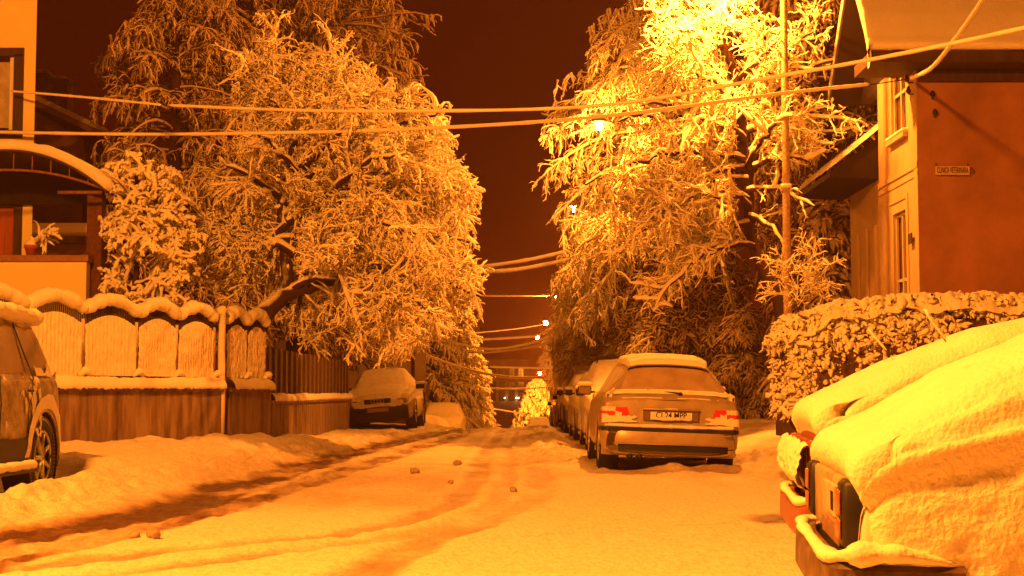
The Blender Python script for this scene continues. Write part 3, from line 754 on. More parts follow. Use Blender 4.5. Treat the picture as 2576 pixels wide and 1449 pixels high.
for k, (uu, YY, lab) in enumerate([(1640, 41, "leaning bare trunk clump under the drooping boughs, behind the estate car roof"), (1745, 39, "twin dark trunks with snow on one side, right of the estate car roof")]):
    bb = (A(uu, 1000, YY)[0], YY, 0.05)
    tree("bare_tree", lab, bb, [[bb, A(uu + 5, 850, YY), A(uu - 25, 760, YY), A(uu - 60, 600, YY)], [bb, A(uu + 25, 830, YY), A(uu + 50, 740, YY), A(uu + 60, 600, YY)]],
         [(A(uu - 10, 800, YY), A(uu - 100, 700, YY), (0, 0, .2)), (A(uu + 30, 800, YY), A(uu + 120, 740, YY), (0, 0, .3)), (A(uu, 820, YY), A(uu - 60, 850, YY - 1), (0, 0, .4)), (A(uu + 20, 780, YY), A(uu + 40, 650, YY), (0, 0, .1)), (A(uu + 20, 800, YY), A(uu + 70, 860, YY - 1), (0, 0, .5))],
         60, 700, 2400, (0.6, 1.3), (0.3, 0.8), (0.15, 0.4), droop=(0.1, .2, .25), rs=(0.035, 0.03, 0.025), r_trunk=0.13, limb_r=0.05, crown_mat=TWIGD)

# ------------------------------------------------------------------ hedge on the right
def hedge():
    x0, x1, y0, y1 = 2.95, 9.2, 17.3, 19.0
    root = thing("hedge", "long clipped hedge buried in lumpy snow behind the two near cars", "hedge", (x0, y0, 0.35))
    O = (x0, y0, 0.35)
    core = MB(); nr, nc = 30, 60
    def top(x): return np.interp(x, [2.9, 3.2, 3.7, 4.6, 9.3], [1.55, 1.85, 2.05, 2.16, 2.12])
    V = []; n = 26
    xs = np.linspace(x0 + .18, x1, 60)
    prof = []
    for i, x in enumerate(xs):
        tz = float(top(x)) - 0.14
        ring = [(y0 + .3, .45), (y0 + .12, .9), (y0 + .12, 1.4), (y0 + .2, tz - .15), (y0 + .5, tz), (y1 - .5, tz), (y1 - .1, tz - .2), (y1 - .1, .45)]
        sc = 1 - 0.5 * max(0, 1 - (x - x0) / .5)
        for (yy, zz) in ring: V.append((x, 18.15 + (yy - 18.15) * sc, zz))
    V = np.array(V) + 0.04 * np.stack([fbm(np.arange(len(V)) * .7, np.arange(len(V)) * 0 + k, o=2) for k in range(3)], -1)
    F = [[i * 8 + j, i * 8 + (j + 1) % 8, (i + 1) * 8 + (j + 1) % 8, (i + 1) * 8 + j] for i in range(59) for j in range(8)] + [list(range(8))]
    mesh_obj("inner_twigs", V, F, mat("hedge_core", (0.13, 0.07, 0.035), 0.9, noise=0.6, nscale=12, bump=1.0, bscale=14), root, False, origin=O)
    # twigs with snow lumps: front face, left end, top
    def shell(n, kind):
        x = rng.uniform(x0 + .1, x1, n); t = rng.uniform(0, 1, n)
        if kind == 'front': p = np.stack([x, np.full(n, y0 + .18), 0.75 + t * (top(x) - .85)], -1); d = np.array([0, -1, -.05])
        elif kind == 'end': p = np.stack([np.full(n, x0 + .3) + .1 * rng.uniform(-1, 1, n), rng.uniform(y0 + .1, y1, n), 0.7 + t * 1.15], -1); d = np.array([-1, -.1, -.05])
        else: p = np.stack([x, rng.uniform(y0 + .15, y1 - .1, n), top(x) - .12], -1); d = np.array([0, -.15, 1.0])
        dd = d + rng.normal(0, .55, (n, 3)); dd /= np.linalg.norm(dd, axis=1, keepdims=True)
        K = 5; P = np.empty((n, K, 3)); L = rng.uniform(.07, .20, n); P[:, 0] = p - dd * .06
        for k in range(1, K):
            dd = dd + rng.normal(0, .4, (n, 3)); dd[:, 2] -= .16; dd /= np.linalg.norm(dd, axis=1, keepdims=True)
            P[:, k] = P[:, k - 1] + dd * (L / 4)[:, None]
        g_ = fbm(P[:, 0, 0] * 2.6, P[:, 0, 2] * 3.4 + 7, P[:, 0, 1] * 2.0, o=3) + rng.normal(0, .08, n)
        return P[g_ > (-.13 if kind != 'top' else -.3)]
    Pf = np.concatenate([shell(13000, 'front'), shell(3400, 'end')]); Pt = shell(5200, 'top')
    Ps = shell(3000, 'front')
    V, F = cat([snow_tubes(Pf, rng.uniform(.4, 1.9, len(Pf)) * .0215, 6, .6, .4), snow_tubes(Pt, rng.uniform(.5, 1.5, len(Pt)) * .036, 6, .6, .5)])
    mesh_obj("snow_lumps", V, F, snowy("hedge_snow", (0.10, 0.05, 0.03), -.85, -.3), root, True, origin=O)
    hx_ = np.linspace(x0 + .12, x1, 330); hy_ = np.linspace(y0 + .06, y1, 70); HX_, HY_ = np.meshgrid(hx_, hy_, indexing='ij')
    e_ = np.clip(np.minimum((HY_ - y0 - .06) * 5, (y1 - HY_) * 5), 0, 1) * np.clip((HX_ - x0 - .12) * 4, 0, 1)
    rid = np.abs(fbm(HX_ * 3.2, HY_ * 3.2, o=3)); HZ_ = top(HX_) - .22 + .20 * np.sqrt(e_) - .16 * rid + .10 * np.maximum(fbm(HX_ * 7, HY_ * 7, o=2), 0) + .02 * fbm(HX_ * 18, HY_ * 18, o=2)
    mesh_obj("snow_cap", np.stack([HX_, HY_ + .05 * fbm(HX_ * 5, HY_ * 5 + 9, o=2), HZ_], -1), grid_faces(330, 70, flip=True), SNOW, root, True, origin=O)
    R_ = np.full((len(Ps), 5), .006); V, F = tubes(Ps, R_, 3)
    mesh_obj("twigs", V, F, mat("bare_twig", (0.06, 0.03, 0.015), .9), root, True, origin=O)
hedge()

# ------------------------------------------------------------------ left fence with arched panels
def snowroll(P, r, seed=0, sides=10, flat=.8, lump=.25, K=None):
    P = np.array(P, float); m = MB()
    s = np.linspace(0, len(P) - 1, K or max(20, len(P) * 4)); Q = np.array([[np.interp(v, range(len(P)), P[:, c]) for c in range(3)] for v in s])
    k = np.arange(len(Q)); rr = np.interp(s, range(len(P)), np.broadcast_to(r, (len(P),))) * (1 + lump * fbm(k * .35 + seed, k * 0. + seed, o=3))
    rr[0] *= .4; rr[-1] *= .4
    m.tube(Q, rr, sides, flat); return m
FB = 0.2
def fence_run(root, pts_y, line, peaks, name="arched_panel", z0=1.22, zedge=1.90, zpk=2.07):
    """line(Y)->X; pts_y list of (Ya,Yb) panel bounds"""
    O = np.array(root.location)
    for k, (Ya, Yb) in enumerate(pts_y):
        a = np.array([line(Ya), Ya, 0]); b = np.array([line(Yb), Yb, 0])
        d = b - a; L = np.linalg.norm(d); d /= L; nrm = np.array([d[1], -d[0], 0])   # faces the street/camera side
        nb = 15
        nx, nz = nb * 8 + 1, 26
        s = np.linspace(0.03, L - 0.03, nx); t = np.linspace(0, 1, nz)
        S, Tt = np.meshgrid(s, t)
        arch = zedge + (zpk - zedge) * np.sin(np.pi * S / L) ** 0.9
        Z = z0 + (arch - z0) * Tt
        rip = 0.007 * np.cos(2 * np.pi * nb * S / L) + 0.022 * fbm(S * 14 + 31 * k, Z * 12, o=4)
        P = a + S[..., None] * d + nrm * (0.03 + rip)[..., None]; P[..., 2] = Z
        pan = mesh_obj(name, P, grid_faces(nz, nx), mat("snow_plastered_panel", (0.88, 0.76, 0.55), 0.85, noise=0.10, nscale=5, bump=0.8, bscale=30), root, True, origin=O)
        bars = MB()
        for i in range(nb * 2 + 1):
            ss = L * i / (nb * 2); az = zedge + (zpk - zedge) * math.sin(math.pi * min(max(ss / L, .0), 1)) ** .9
            c = a + ss * d - nrm * 0.01
            bars.tube([c + (0, 0, z0), c + (0, 0, az + .16)], .012, 5)
        bars.build("bars", DARKWOOD, pan, True, origin=O)
        arc = []
        for ss in np.linspace(-0.02, L + .02, 15):
            az = zedge + (zpk - zedge) * math.sin(math.pi * min(max(ss / L, 0), 1)) ** .9
            arc.append(a + ss * d + (0, 0, az + .225) + nrm * .03)
        snowroll(arc, [0.09] + [.098] * 13 + [.07], k * 3 + .7, 16, .95, .4, 34).build("snow_cap", SNOWN, pan, True, origin=O)
        fr = MB(); c = b - nrm * .0
        fr.tube([b + (0, 0, z0), b + (0, 0, zedge + .1)], .028, 6); fr.build("panel_post", POLEM, pan, True, origin=O)
        # little drift in the corner
        snowroll([b + nrm * .05 - d * .12 + (0, 0, z0 + .0), b + nrm * .07 + (0, 0, z0 + .07), b + nrm * .05 + d * .12 + (0, 0, z0)], [.03, .07, .03], k, 8, .8).build("drift", SNOW, pan, True, origin=O)
def fence_base(root, a, b, z0, z1, thick=0.28, snowr=.12, snow_name="snow_ledge"):
    O = np.array(root.location)
    a = np.array([*a, 0.]); b = np.array([*b, 0.]); d = b - a; L = np.linalg.norm(d); d /= L; n = np.array([d[1], -d[0], 0])
    m = MB()
    for (lo, hi, out) in ((z0, z1, .0), (z1, z1 + .05, .04)):
        q = [a + n * (.12 + out), b + n * (.12 + out), b - n * (.14 + out), a - n * (.14 + out)]
        V = [p + (0, 0, lo) for p in q] + [p + (0, 0, hi) for p in q]
        m.add(V, [[0, 3, 2, 1], [4, 5, 6, 7], [0, 1, 5, 4], [1, 2, 6, 5], [2, 3, 7, 6], [3, 0, 4, 7]])
    m.build("concrete_base", CONC, root, False, origin=O)
    # snow ledge: rounded bead with icicle lumps
    K = int(L * 30); prof = 10
    ss = np.linspace(0, L, K); aa = np.linspace(-0.5, math.pi * .98, prof)
    S, Aa = np.meshgrid(ss, aa, indexing='ij')
    rr = snowr * (1 + .22 * fbm(S * 3 + z1, Aa * .5, o=3) + .10 * fbm(S * 20, Aa * 2, o=2))
    off = .05 + rr * 1.1 * np.cos(Aa); zz = z1 + .06 + rr * 1.25 * np.sin(Aa) 
    zz = np.where(Aa < 0, z1 + .05 - .05 * np.abs(fbm(S * 16, S * 0, o=2)) * (-Aa * 2), zz)
    P = a + S[..., None] * d + n * (off + .03)[..., None]; P[..., 2] = zz
    mesh_obj(snow_name, P, grid_faces(K, prof, flip=True), SNOW, root, True, origin=O)

line1 = lambda Y: -5.8 + .45 * (Y - 21.3)
line2 = lambda Y: -4.72 + .26 * (Y - 23.7)
fr1 = thing("arched_fence", "snow plastered fence with arched panels on a stained concrete base, behind the off-roader", "fence", (line1(20), 20, 0.2))
fence_base(fr1, (line1(16.5), 16.5), (line1(23.6), 23.6), -0.1, 1.0)
fence_run(fr1, [(16.6, 17.64), (17.64, 18.68), (18.68, 19.73), (19.73, 20.77), (20.77, 21.82), (21.82, 22.68), (22.68, 23.55)], line1, None)
fr2 = thing("arched_fence", "short end piece of the arched fence past the round snowy downpipe", "fence", (line2(23.75), 23.75, 0.2))
fence_base(fr2, (line2(23.82), 23.82), (line2(25.35), 25.35), -0.1, 1.0)
fence_run(fr2, [(23.85, 24.6), (24.6, 25.33)], line2, None)
cp = thing("fence_post", "round snow crusted post where the arched fence changes direction", "post", (line1(23.66) + .06, 23.6, 0.2))
MB().tube([(0, 0, 0), (0.01, 0, .7), (0, 0, 1.4), (0.01, 0, 2.05)], [.055, .06, .058, .05], 12).build("post_shaft", mat("snow_plastered_panel", (.7, .6, .4)), cp, True)
MB().tube([(-.02, 0, 2.0), (0, 0, 2.08), (0.01, 0, 2.14)], [.06, .09, .03], 10).build("snow_cap", SNOW, cp, True)

# grey slatted fence on a low wall beyond
f2 = thing("board_fence", "fence of wide pale upright boards on a low dark wall, beyond the arched fence", "fence", (-4.3, 25.45, 0.1))
fence_base(f2, (-4.30, 25.42), (-4.30, 40), -0.2, 0.80, snowr=.09)
for i in range(20):
    y_ = 25.75 + i * .62
    m = MB(); m.box(-.03 - 0.02, .03 - .02, y_ - 25.45, y_ + .26 - 25.45, .82, 1.66)
    m.build("board", mat("grey_board", (.16, .10, .055), .8, noise=.2, nscale=6), f2)
m = MB(); m.box(-.09, -.055, 0.1, 14, .95, 1.0); m.box(-.09, -.055, 0.1, 14, 1.46, 1.52); m.build("rail", DARKWOOD, f2)

# ------------------------------------------------------------------ left house with porch
def quad_wall_with_holes(mb, axis, c, a0, a1, z0, z1, holes):
    """wall in plane axis=c spanning a0..a1, z0..z1 with rectangular openings [(a,b,z,z')]"""
    xs = sorted({a0, a1, *[h[0] for h in holes], *[h[1] for h in holes]}); zs = sorted({z0, z1, *[h[2] for h in holes], *[h[3] for h in holes]})
    for i in range(len(xs) - 1):
        for j in range(len(zs) - 1):
            cx, cz = (xs[i] + xs[i + 1]) / 2, (zs[j] + zs[j + 1]) / 2
            if any(h[0] < cx < h[1] and h[2] < cz < h[3] for h in holes): continue
            q = [(xs[i], zs[j]), (xs[i + 1], zs[j]), (xs[i + 1], zs[j + 1]), (xs[i], zs[j + 1])]
            V = [(p[0], c, p[1]) if axis == 'y' else (c, p[0], p[1]) for p in q]
            mb.add(V, [[0, 1, 2, 3]])
    return mb
HY = 25.6
PORCHSHADE = mat("dark_lining", (.012, .007, .005), .8)
lh = thing("yellow_house", "tall smooth yellow house at the left edge with an arched porch roof", "house", (-10, HY, 0.3)); O = np.array(lh.location)
w = MB(); hx = A(72, 300, HY)[0]
hw = (A(-60, 0, HY)[0], A(28, 0, HY)[0], A(0, 325, HY)[2], A(0, 128, HY)[2])
hd = (A(-40, 0, HY)[0], A(44, 0, HY)[0], 3.0, A(0, 500, HY)[2])
quad_wall_with_holes(w, 'y', HY, -16, hx, 0, 12, [hw, hd])
w.add([(hx, HY, 0), (hx - 3.6, HY + 9, 0), (hx - 3.6, HY + 9, 12), (hx, HY, 12)], [[0, 1, 2, 3]])
w.add([(-16, HY, 12), (hx, HY, 12), (hx - 3.6, HY + 9, 12), (-16, HY + 9, 12)], [[0, 1, 2, 3]])
w.build("wall", CREAM, lh, origin=O)
m = MB()
for (x0, x1, z0, z1) in ((hw[0], hw[1] + .10, hw[3] - .02, hw[3] + .12), (hw[1] - .06, hw[1] + .10, hw[2], hw[3]), (hw[0], hw[1] + .10, hw[2] - .12, hw[2] + .02)):
    m.box(x0, x1, HY - .05, HY + .10, z0, z1)
wi = m.build("window", DARKWOOD, lh, origin=O)
m = MB(); m.box(hw[0], hw[1] - .10, HY + .10, HY + .14, hw[2] + .08, hw[3] - .1); m.build("pane", mat("curtained_pane", (.5, .42, .3), .3, noise=.3, nscale=5), wi, origin=O)
m = MB(); m.box(hw[1] - .16, hw[1] - .1, HY + .05, HY + .1, hw[2], hw[3]); m.build("frame", WHITEL, wi, origin=O)
m = MB(); m.box(hd[0], hd[1] - .12, HY + .06, HY + .12, hd[2], hd[3] - .12)
for k in range(4): m.box(hd[0] + .05 + k * .13, hd[0] + .14 + k * .13, HY + .045, HY + .06, hd[2] + .1, hd[3] - .55)
dr = m.build("door", REDWOOD, lh, origin=O)
m = MB(); m.box(hd[1] - .12, hd[1] + .02, HY - .04, HY + .12, hd[2], hd[3]); m.box(hd[0], hd[1] + .02, HY - .04, HY + .12, hd[3] - .12, hd[3] + .03); m.build("frame", DARKWOOD, dr, origin=O)
# porch: parapet wall, pillar, vaulted roof
PY = 23.9
pz = A(0, 657, PY)[2]; px1 = A(212, 0, PY)[0]
m = MB(); m.box(-14, px1, PY, PY + .2, 0, pz); m.build("porch_wall", CREAM, lh, origin=O)
m = MB(); m.box(-14, px1 + .04, PY - .05, PY + .25, pz + .003, pz + .10); m.build("parapet_coping", mat("brown_coping", (.34, .17, .08), .8, noise=.3, nscale=10), lh, origin=O)
m = MB(); m.box(-14, px1 - .0, PY + .25, HY - .01, 2.2, pz - .3); m.build("porch_floor", PLINTH, lh, origin=O)
plx = A(197, 0, PY)[0], A(236, 0, PY)[0]
m = MB(); m.box(plx[0], plx[0] + .155, PY + .3, PY + .52, 0.0, A(0, 484, PY + .3)[2]); m.box(plx[0] + .157, plx[1], PY + .28, PY + .5, 0.0, A(0, 484, PY + .3)[2]); m.build("porch_pillar", BRICK, lh, origin=O)
cxp = A(15, 0, PY)[0]; hwid = A(272, 0, PY)[0] - cxp; zt = A(0, 378, PY)[2]; ze = A(0, 482, PY)[2]
def vault(t): # t 0..1 from left eave to right eave
    x = cxp + hwid * (2 * t - 1); s = (2 * t - 1); return x, ze + (zt - ze) * (1 - abs(s) ** 2.1)
def vault_shell(mb, ya, yb, dz0, dz1, n=60, t0=0., t1=1., wob=0):
    V = []; 
    ts = np.linspace(t0, t1, n)
    for t in ts:
        x, z = vault(t); 
        s = 2 * t - 1; nx = 0.55 * s * abs(s) ; 
        e = wob * float(fbm(np.array([t * 30.]), np.array([1.]), o=2)[0]) if wob else 0
        V += [(x + nx * dz0, ya, z + dz0), (x + nx * dz1, ya + .0, z + dz1 + e), (x + nx * dz1, yb, z + dz1 + e), (x + nx * dz0, yb, z + dz0)]
    F = [[0, 1, 2, 3], [4 * n - 4, 4 * n - 1, 4 * n - 2, 4 * n - 3]]
    for i in range(n - 1):
        for j in range(4): F.append([i * 4 + j, (i + 1) * 4 + j, (i + 1) * 4 + (j + 1) % 4, i * 4 + (j + 1) % 4])
    mb.add(V, F); return mb
pr = vault_shell(MB(), PY - .3, HY, -.03, 0).build("porch_roof", DARKWOOD, lh, origin=O)
vault_shell(MB(), PY - .34, HY, .004, .15, wob=.03).build("snow_layer", SNOW, pr, True, origin=O)
m = MB()
pts = [np.array([vault(t)[0], PY - .2, ze - .0 + (vault(t)[1] - ze) * .52]) for t in np.linspace(.05, .97, 24)]
m.tube(pts, .022, 6)
for t in np.linspace(.35, .9, 7):
    x, z = vault(t); m.tube([(x, PY - .2, ze + (z - ze) * .52), (x, PY - .2, z - .05)], .012, 5)
m.tube([(vault(.97)[0] - .7, PY - .2, ze - .02), (vault(.97)[0], PY - .2, ze - .02)], .03, 6)
m.build("truss", mat("rusty_steel", (.28, .12, .05), .6, noise=.4, nscale=20), pr, True, origin=O)
tp_ = [(vault(t)[0], vault(t)[1] - .04) for t in np.linspace(.02, .98, 40)]
MB().prism(tp_, 'y', HY - .12, HY - .06).build("roof_lining", PORCHSHADE, pr, origin=O)  # added black panel puts the darkness under the vault behind the arch
# flower pot on the parapet
fp = thing("flower_pot", "red clay flower pot with a snow capped plant on the porch parapet", "flower pot", (A(66, 0, PY)[0], PY + .1, pz + .10))
MB().tube([(0, 0, .0), (0, 0, .12), (0, 0, .125), (0, 0, .17)], [.07, .10, .115, .115], 14).build("pot", mat("clay", (.4, .09, .04), .7), fp, True)
MB().tube([(0, 0, .165), (0, 0, .2), (0.01, 0, .25), (0, 0, .27)], [.112, .10, .07, .02], 10).build("snow_cap", SNOW, fp, True)
Pp = grow(np.array([[[.05, 0, .15], [.15, 0, .3], [.3, 0, .35]]]), 40, (.15, .4), (0, 1), (20, 80), .2, .2, 5)
V, F = snow_tubes(Pp, np.full(40, .03), 5, .5); mesh_obj("plant", V, F, TWIG, fp)

# ------------------------------------------------------------------ dark house behind, chimneys
dh = thing("dark_house", "unlit gabled house with two brick chimneys behind the yellow house", "house", (-12, 37, 0)); O = np.array(dh.location)
Yd = 37.0
rx0, rz0 = A(60, 255, Yd)[0], A(60, 255, Yd)[2]; rx1, rz1 = A(250, 345, Yd)[0], A(250, 345, Yd)[2]
xl = rx0 - 6; 
m = MB(); m.prism([(xl, 0), (rx1 - .5, 0), (rx1 - .5, rz1), (rx0, rz0 - .1), (xl, rz0 - .1 + 1.2)], 'y', Yd, Yd + 10); m.build("wall", DIMWALL, dh, origin=O)
sl = (rz1 - rz0) / (rx1 - rx0)
rf = MB().prism([(rx0 - 3, rz0 - 3 * sl), (rx1 + .2, rz1 + .2 * sl), (rx1 + .2, rz1 + .2 * sl + .15), (rx0 - 3, rz0 - 3 * sl + .15)], 'y', Yd - .4, Yd + 10.4).build("roof", PLINTH, dh, origin=O)
MB().prism([(rx0 - 3, rz0 - 3 * sl + .153), (rx1 + .2, rz1 + .2 * sl + .153), (rx1 + .2, rz1 + .2 * sl + .28), (rx0 - 3, rz0 - 3 * sl + .3)], 'y', Yd - .43, Yd + 10.4).build("roof_snow", mat("old_snow", (.4, .33, .24), .9, bump=.4, bscale=5), rf, origin=O)  # roof and chimney snow in a darker, browner tone
for (u0, u1, v0) in ((72, 107, 178), (116, 163, 195)):
    x0, x1, z1 = A(u0, 0, Yd + 1)[0], A(u1, 0, Yd + 1)[0], A(0, v0, Yd + 1)[2]
    m = MB(); m.box(x0 + .03, x1 - .03, Yd + .8, Yd + 1.3, 5.5, z1 - .12); m.box(x0, x1, Yd + .76, Yd + 1.34, z1 - .117, z1); ch = m.build("chimney", BRICK, rf, origin=O)
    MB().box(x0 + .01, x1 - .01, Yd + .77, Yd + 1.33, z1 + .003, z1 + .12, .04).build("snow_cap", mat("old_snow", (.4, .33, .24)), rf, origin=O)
sx0, sx1 = A(75, 0, Yd - 3)[0], A(215, 0, Yd - 3)[0]
m = MB(); m.box(sx0 - 3, sx1, Yd - 3, Yd - .02, 0, 4.35); m.build("porch_wing", DIMWALL, dh, origin=O)
m = MB(); m.box(sx0 - 3, sx1 + .1, Yd - 3.3, Yd - .02, 4.35, 4.5); lw = m.build("porch_roof", DARKWOOD, dh, origin=O)
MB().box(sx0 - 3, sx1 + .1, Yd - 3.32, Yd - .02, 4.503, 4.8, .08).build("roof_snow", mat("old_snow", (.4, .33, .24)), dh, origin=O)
for k, u0 in enumerate((105, 150)):
    x0 = A(u0, 0, Yd - 3)[0]
    fr_ = MB().box(x0 - .02, x0 + .32, Yd - 3.06, Yd - 3.002, 3.2, 4.0).build("window", DARKWOOD, dh, origin=O)
    MB().box(x0 + .02, x0 + .14, Yd - 3.075, Yd - 3.062, 3.24, 3.96).box(x0 + .17, x0 + .28, Yd - 3.075, Yd - 3.062, 3.24, 3.96).build("pane", GLASS, fr_, origin=O)

# pale house corner on the left further down
ph = thing("pale_house", "pale rendered house corner with a dark plinth behind the parked saloon", "house", (-5, 46, 0)); O = np.array(ph.location)
pX = A(1072, 0, 46)[0]
MB().prism([(pX - 6, 45.6), (pX - .35, 45.6), (pX - 1.5, 55), (pX - 6, 55)], 'z', 1.02, 6).prism([(pX - .348, 46.0), (pX, 46.0), (pX - 1.1, 55.05), (pX - 1.4, 55.05)], 'z', 1.02, 6).build("wall", HOUSEGREY, ph, origin=O)
MB().prism([(pX - 6, 45.55), (pX + .02, 45.55), (pX - 1.0, 55.1), (pX - 6, 55.1)], 'z', -1.2, 1.017).build("plinth", PLINTH, ph, origin=O)
MB().prism([(pX - 5.2, 6.0), (pX + .5, 6.0), (pX - 2.4, 8.2)], 'y', 45.3, 55.3).build("roof", SNOW, ph, origin=O)
MB().tube([(pX - .37, 45.57, 1.0), (pX - .37, 45.57, 5.9)], .035, 8).build("downpipe", BRICK, ph, True, origin=O)

# far building closing the street
fb = thing("far_building", "hazy block with small windows closing the far end of the street", "building", (-3, 190, -6)); O = np.array(fb.location)
Yf = 190.0
fx = [A(u, 0, Yf)[0] for u in (1130, 1208, 1330)]
m = MB(); m.box(fx[0], fx[1], Yf, Yf + 12, -8, A(0, 820, Yf)[2]); m.box(fx[1] + .003, fx[2], Yf - 1, Yf + 12, -8, A(0, 905, Yf)[2]); m.build("wall", HOUSEGREY, fb, origin=O)
for v in (925, 960, 985, 1030):
    for u in (1232, 1256, 1280, 1303):
        x = A(u, 0, Yf - 1)[0]; z = A(0, v, Yf - 1)[2]
        wi = MB().box(x, x + .75, Yf - 1.05, Yf - 1.003, z - 1.15, z).build("window", DARKWOOD, fb, origin=O)
        MB().box(x + .06, x + .34, Yf - 1.08, Yf - 1.053, z - 1.1, z - .06).box(x + .41, x + .69, Yf - 1.08, Yf - 1.053, z - 1.1, z - .06).build("pane", GLASS, wi, origin=O)
for k, u in enumerate((1270, 1299, 1304)):
    c = np.array(A(u, 1001, Yf - 1.4))
    t = thing("wall_lamp", ["single tiny lit lamp on the far building, left of the pair", "left one of the tiny lit lamp pair on the far building", "right one of the tiny lit lamp pair on the far building"][k], "lamp", tuple(c), 0, "tiny lamps on the far building")
    nr, nc = 8, 12; th, ph_ = np.meshgrid(np.linspace(0, math.pi, nr), np.linspace(0, 2 * math.pi, nc), indexing='ij')
    mesh_obj("globe", .09 * np.stack([np.sin(th) * np.cos(ph_), np.sin(th) * np.sin(ph_), np.cos(th)], -1), grid_faces(nr, nc, flip=True), WINLIT, t)
    MB().tube([(0, 0, 0), (0, .4, .05)], .03, 6).build("bracket", BLACK, t)

# ------------------------------------------------------------------ right house
rh = thing("clinic_house", "two storey rendered house with steep snowy roof and a clinic sign at the right edge", "house", (6.62, 25, 0.4)); O = np.array(rh.location)
FX = 6.62; FY = 25.0
w = MB(); quad_wall_with_holes(w, 'y', FY, FX + .0, 15, 0, 6.6, []); w.build("front_wall", REDWALL, rh, origin=O, label="dim brick red front wall")
def zof(v, Y): return HZ + (990 - v) / 3800 * Y
W1 = (25.72, 26.75, zof(335, 26.2), zof(160, 26.2)); W2 = (25.85, 26.75, 1.0, zof(530, 26.2))
w = MB(); quad_wall_with_holes(w, 'x', FX, FY, 27.75, 0, 6.6, [W1, W2])
w.build("street_wall", OCHRE, rh, origin=O)
for (y0, y1, z0, z1) in (W1, W2):
    m = MB(); 
    m.box(FX, FX + .10, y0 - .0, y0 + .004, z0, z1); m.box(FX, FX + .10, y1 - .004, y1, z0, z1); m.box(FX, FX + .10, y0, y1, z1 - .004, z1); m.box(FX, FX + .10, y0, y1, z0, z0 + .004)
    wi = m.build("window", OCHRE, rh, origin=O)
    m = MB(); m.box(FX + .105, FX + .11, y0, y1, z0, z1); m.build("pane", mat("dim_pane", (.10, .05, .03), .25, spec=.6), wi, origin=O)
    m = MB(); t_ = .05
    for (a, b) in ((y0 + .004, y0 + t_), (y1 - t_, y1 - .004), ((y0 + y1) / 2 - .03, (y0 + y1) / 2 + .03)): m.box(FX + .05, FX + .09, a, b, z0 + .004, z1 - .004)
    for zz in (z0 + .03, z0 + (z1 - z0) * .62, z1 - .05): m.box(FX + .055, FX + .088, y0 + .004, y1 - .004, zz - .025, zz + .025)
    m.build("frame", mat("old_white_frame", (.5, .38, .24), .6), wi, origin=O)
m = MB(); m.box(FX - .09, FX - .003, W1[0] - .1, W1[1] + .1, W1[2] - .12, W1[2] - .04); sl_ = m.build("window_sill", OCHRE, rh, origin=O)
MB().box(FX - .10, FX + .1, W1[0] - .1, W1[1] + .1, W1[2] - .037, W1[2] + .03, .02).build("sill_snow", SNOW, sl_, origin=O)
m = MB()
zc = zof(440, 26); m.box(FX - .022, FX - .003, FY, 27.75, zc, zc + .10); m.box(FX - .015, FX - .003, FY, 27.75, zc - .14, zc - .06)
m.box(FX - .016, FX - .003, W2[0] - .18, W2[0] - .04, 1.0, W2[3] + .25); m.box(FX - .018, FX - .003, W2[0] - .04, W2[1] + .2, W2[3] + .18, W2[3] + .25)
m.box(FX - .014, FX - .003, FY - .0, FY + .22, 0.0, 6.5)
m.build("wall_moulding", OCHRE, rh, origin=O)
m = MB(); m.box(FX - .06, FX - .043, 25.28, 25.52, zof(612, 25.3), zof(585, 25.3)); m.build("wall_plaque", DARKWOOD, rh, origin=O)
# insulators
for (x, y, v) in ((FX - .12, 25.15, 195), (FX - .1, 25.15, 225)):
    z = zof(v, 25.1); MB().tube([(FX, y, z - .03), (x, y, z - .03), (x, y, z)], .012, 5).tube([(x, y, z - .02), (x, y, z + .03), (x, y, z + .06), (x, y, z + .10)], [.03, .045, .03, .02], 8).build("insulator", BLACK, rh, True, origin=O)
for (u, v) in ((2357, 238), (2362, 285)):
    p = A(u, v, 24.93); MB().tube([p + (0, .07, -.02), p + (0, -.0, -.02), p], .012, 5).tube([p, p + (0, 0, .05), p + (0, 0, .1)], [.03, .045, .02], 8).build("insulator", BLACK, rh, True, origin=O)
# eave and roof
ez = zof(150, 24.5)
m = MB(); m.box(FX - .9, 15, 24.35, 25.6, ez - .02, ez + .17); m.build("eave", DARKWOOD, rh, origin=O)
m = MB(); m.box(FX + .01, 15, 24.9, 24.995, ez - .22, ez - .03); m.build("eave_moulding", DARKWOOD, rh, origin=O)
K_, J_ = 60, 40
tt = np.linspace(0, .66, K_); xx = np.linspace(FX - .97, 15, J_ * 3)
TT, XX = np.meshgrid(tt, xx, indexing='ij')
yy = 24.22 + TT * 4.0; zz = ez + .20 + TT * 4.0 * 1.22 + .25 * np.sqrt(np.clip(TT * 12, 0, 1)) + .03 * fbm(XX * 1.2, TT * 10, o=3)
zz[0] -= .0
Vr = np.stack([XX, yy, zz], -1)
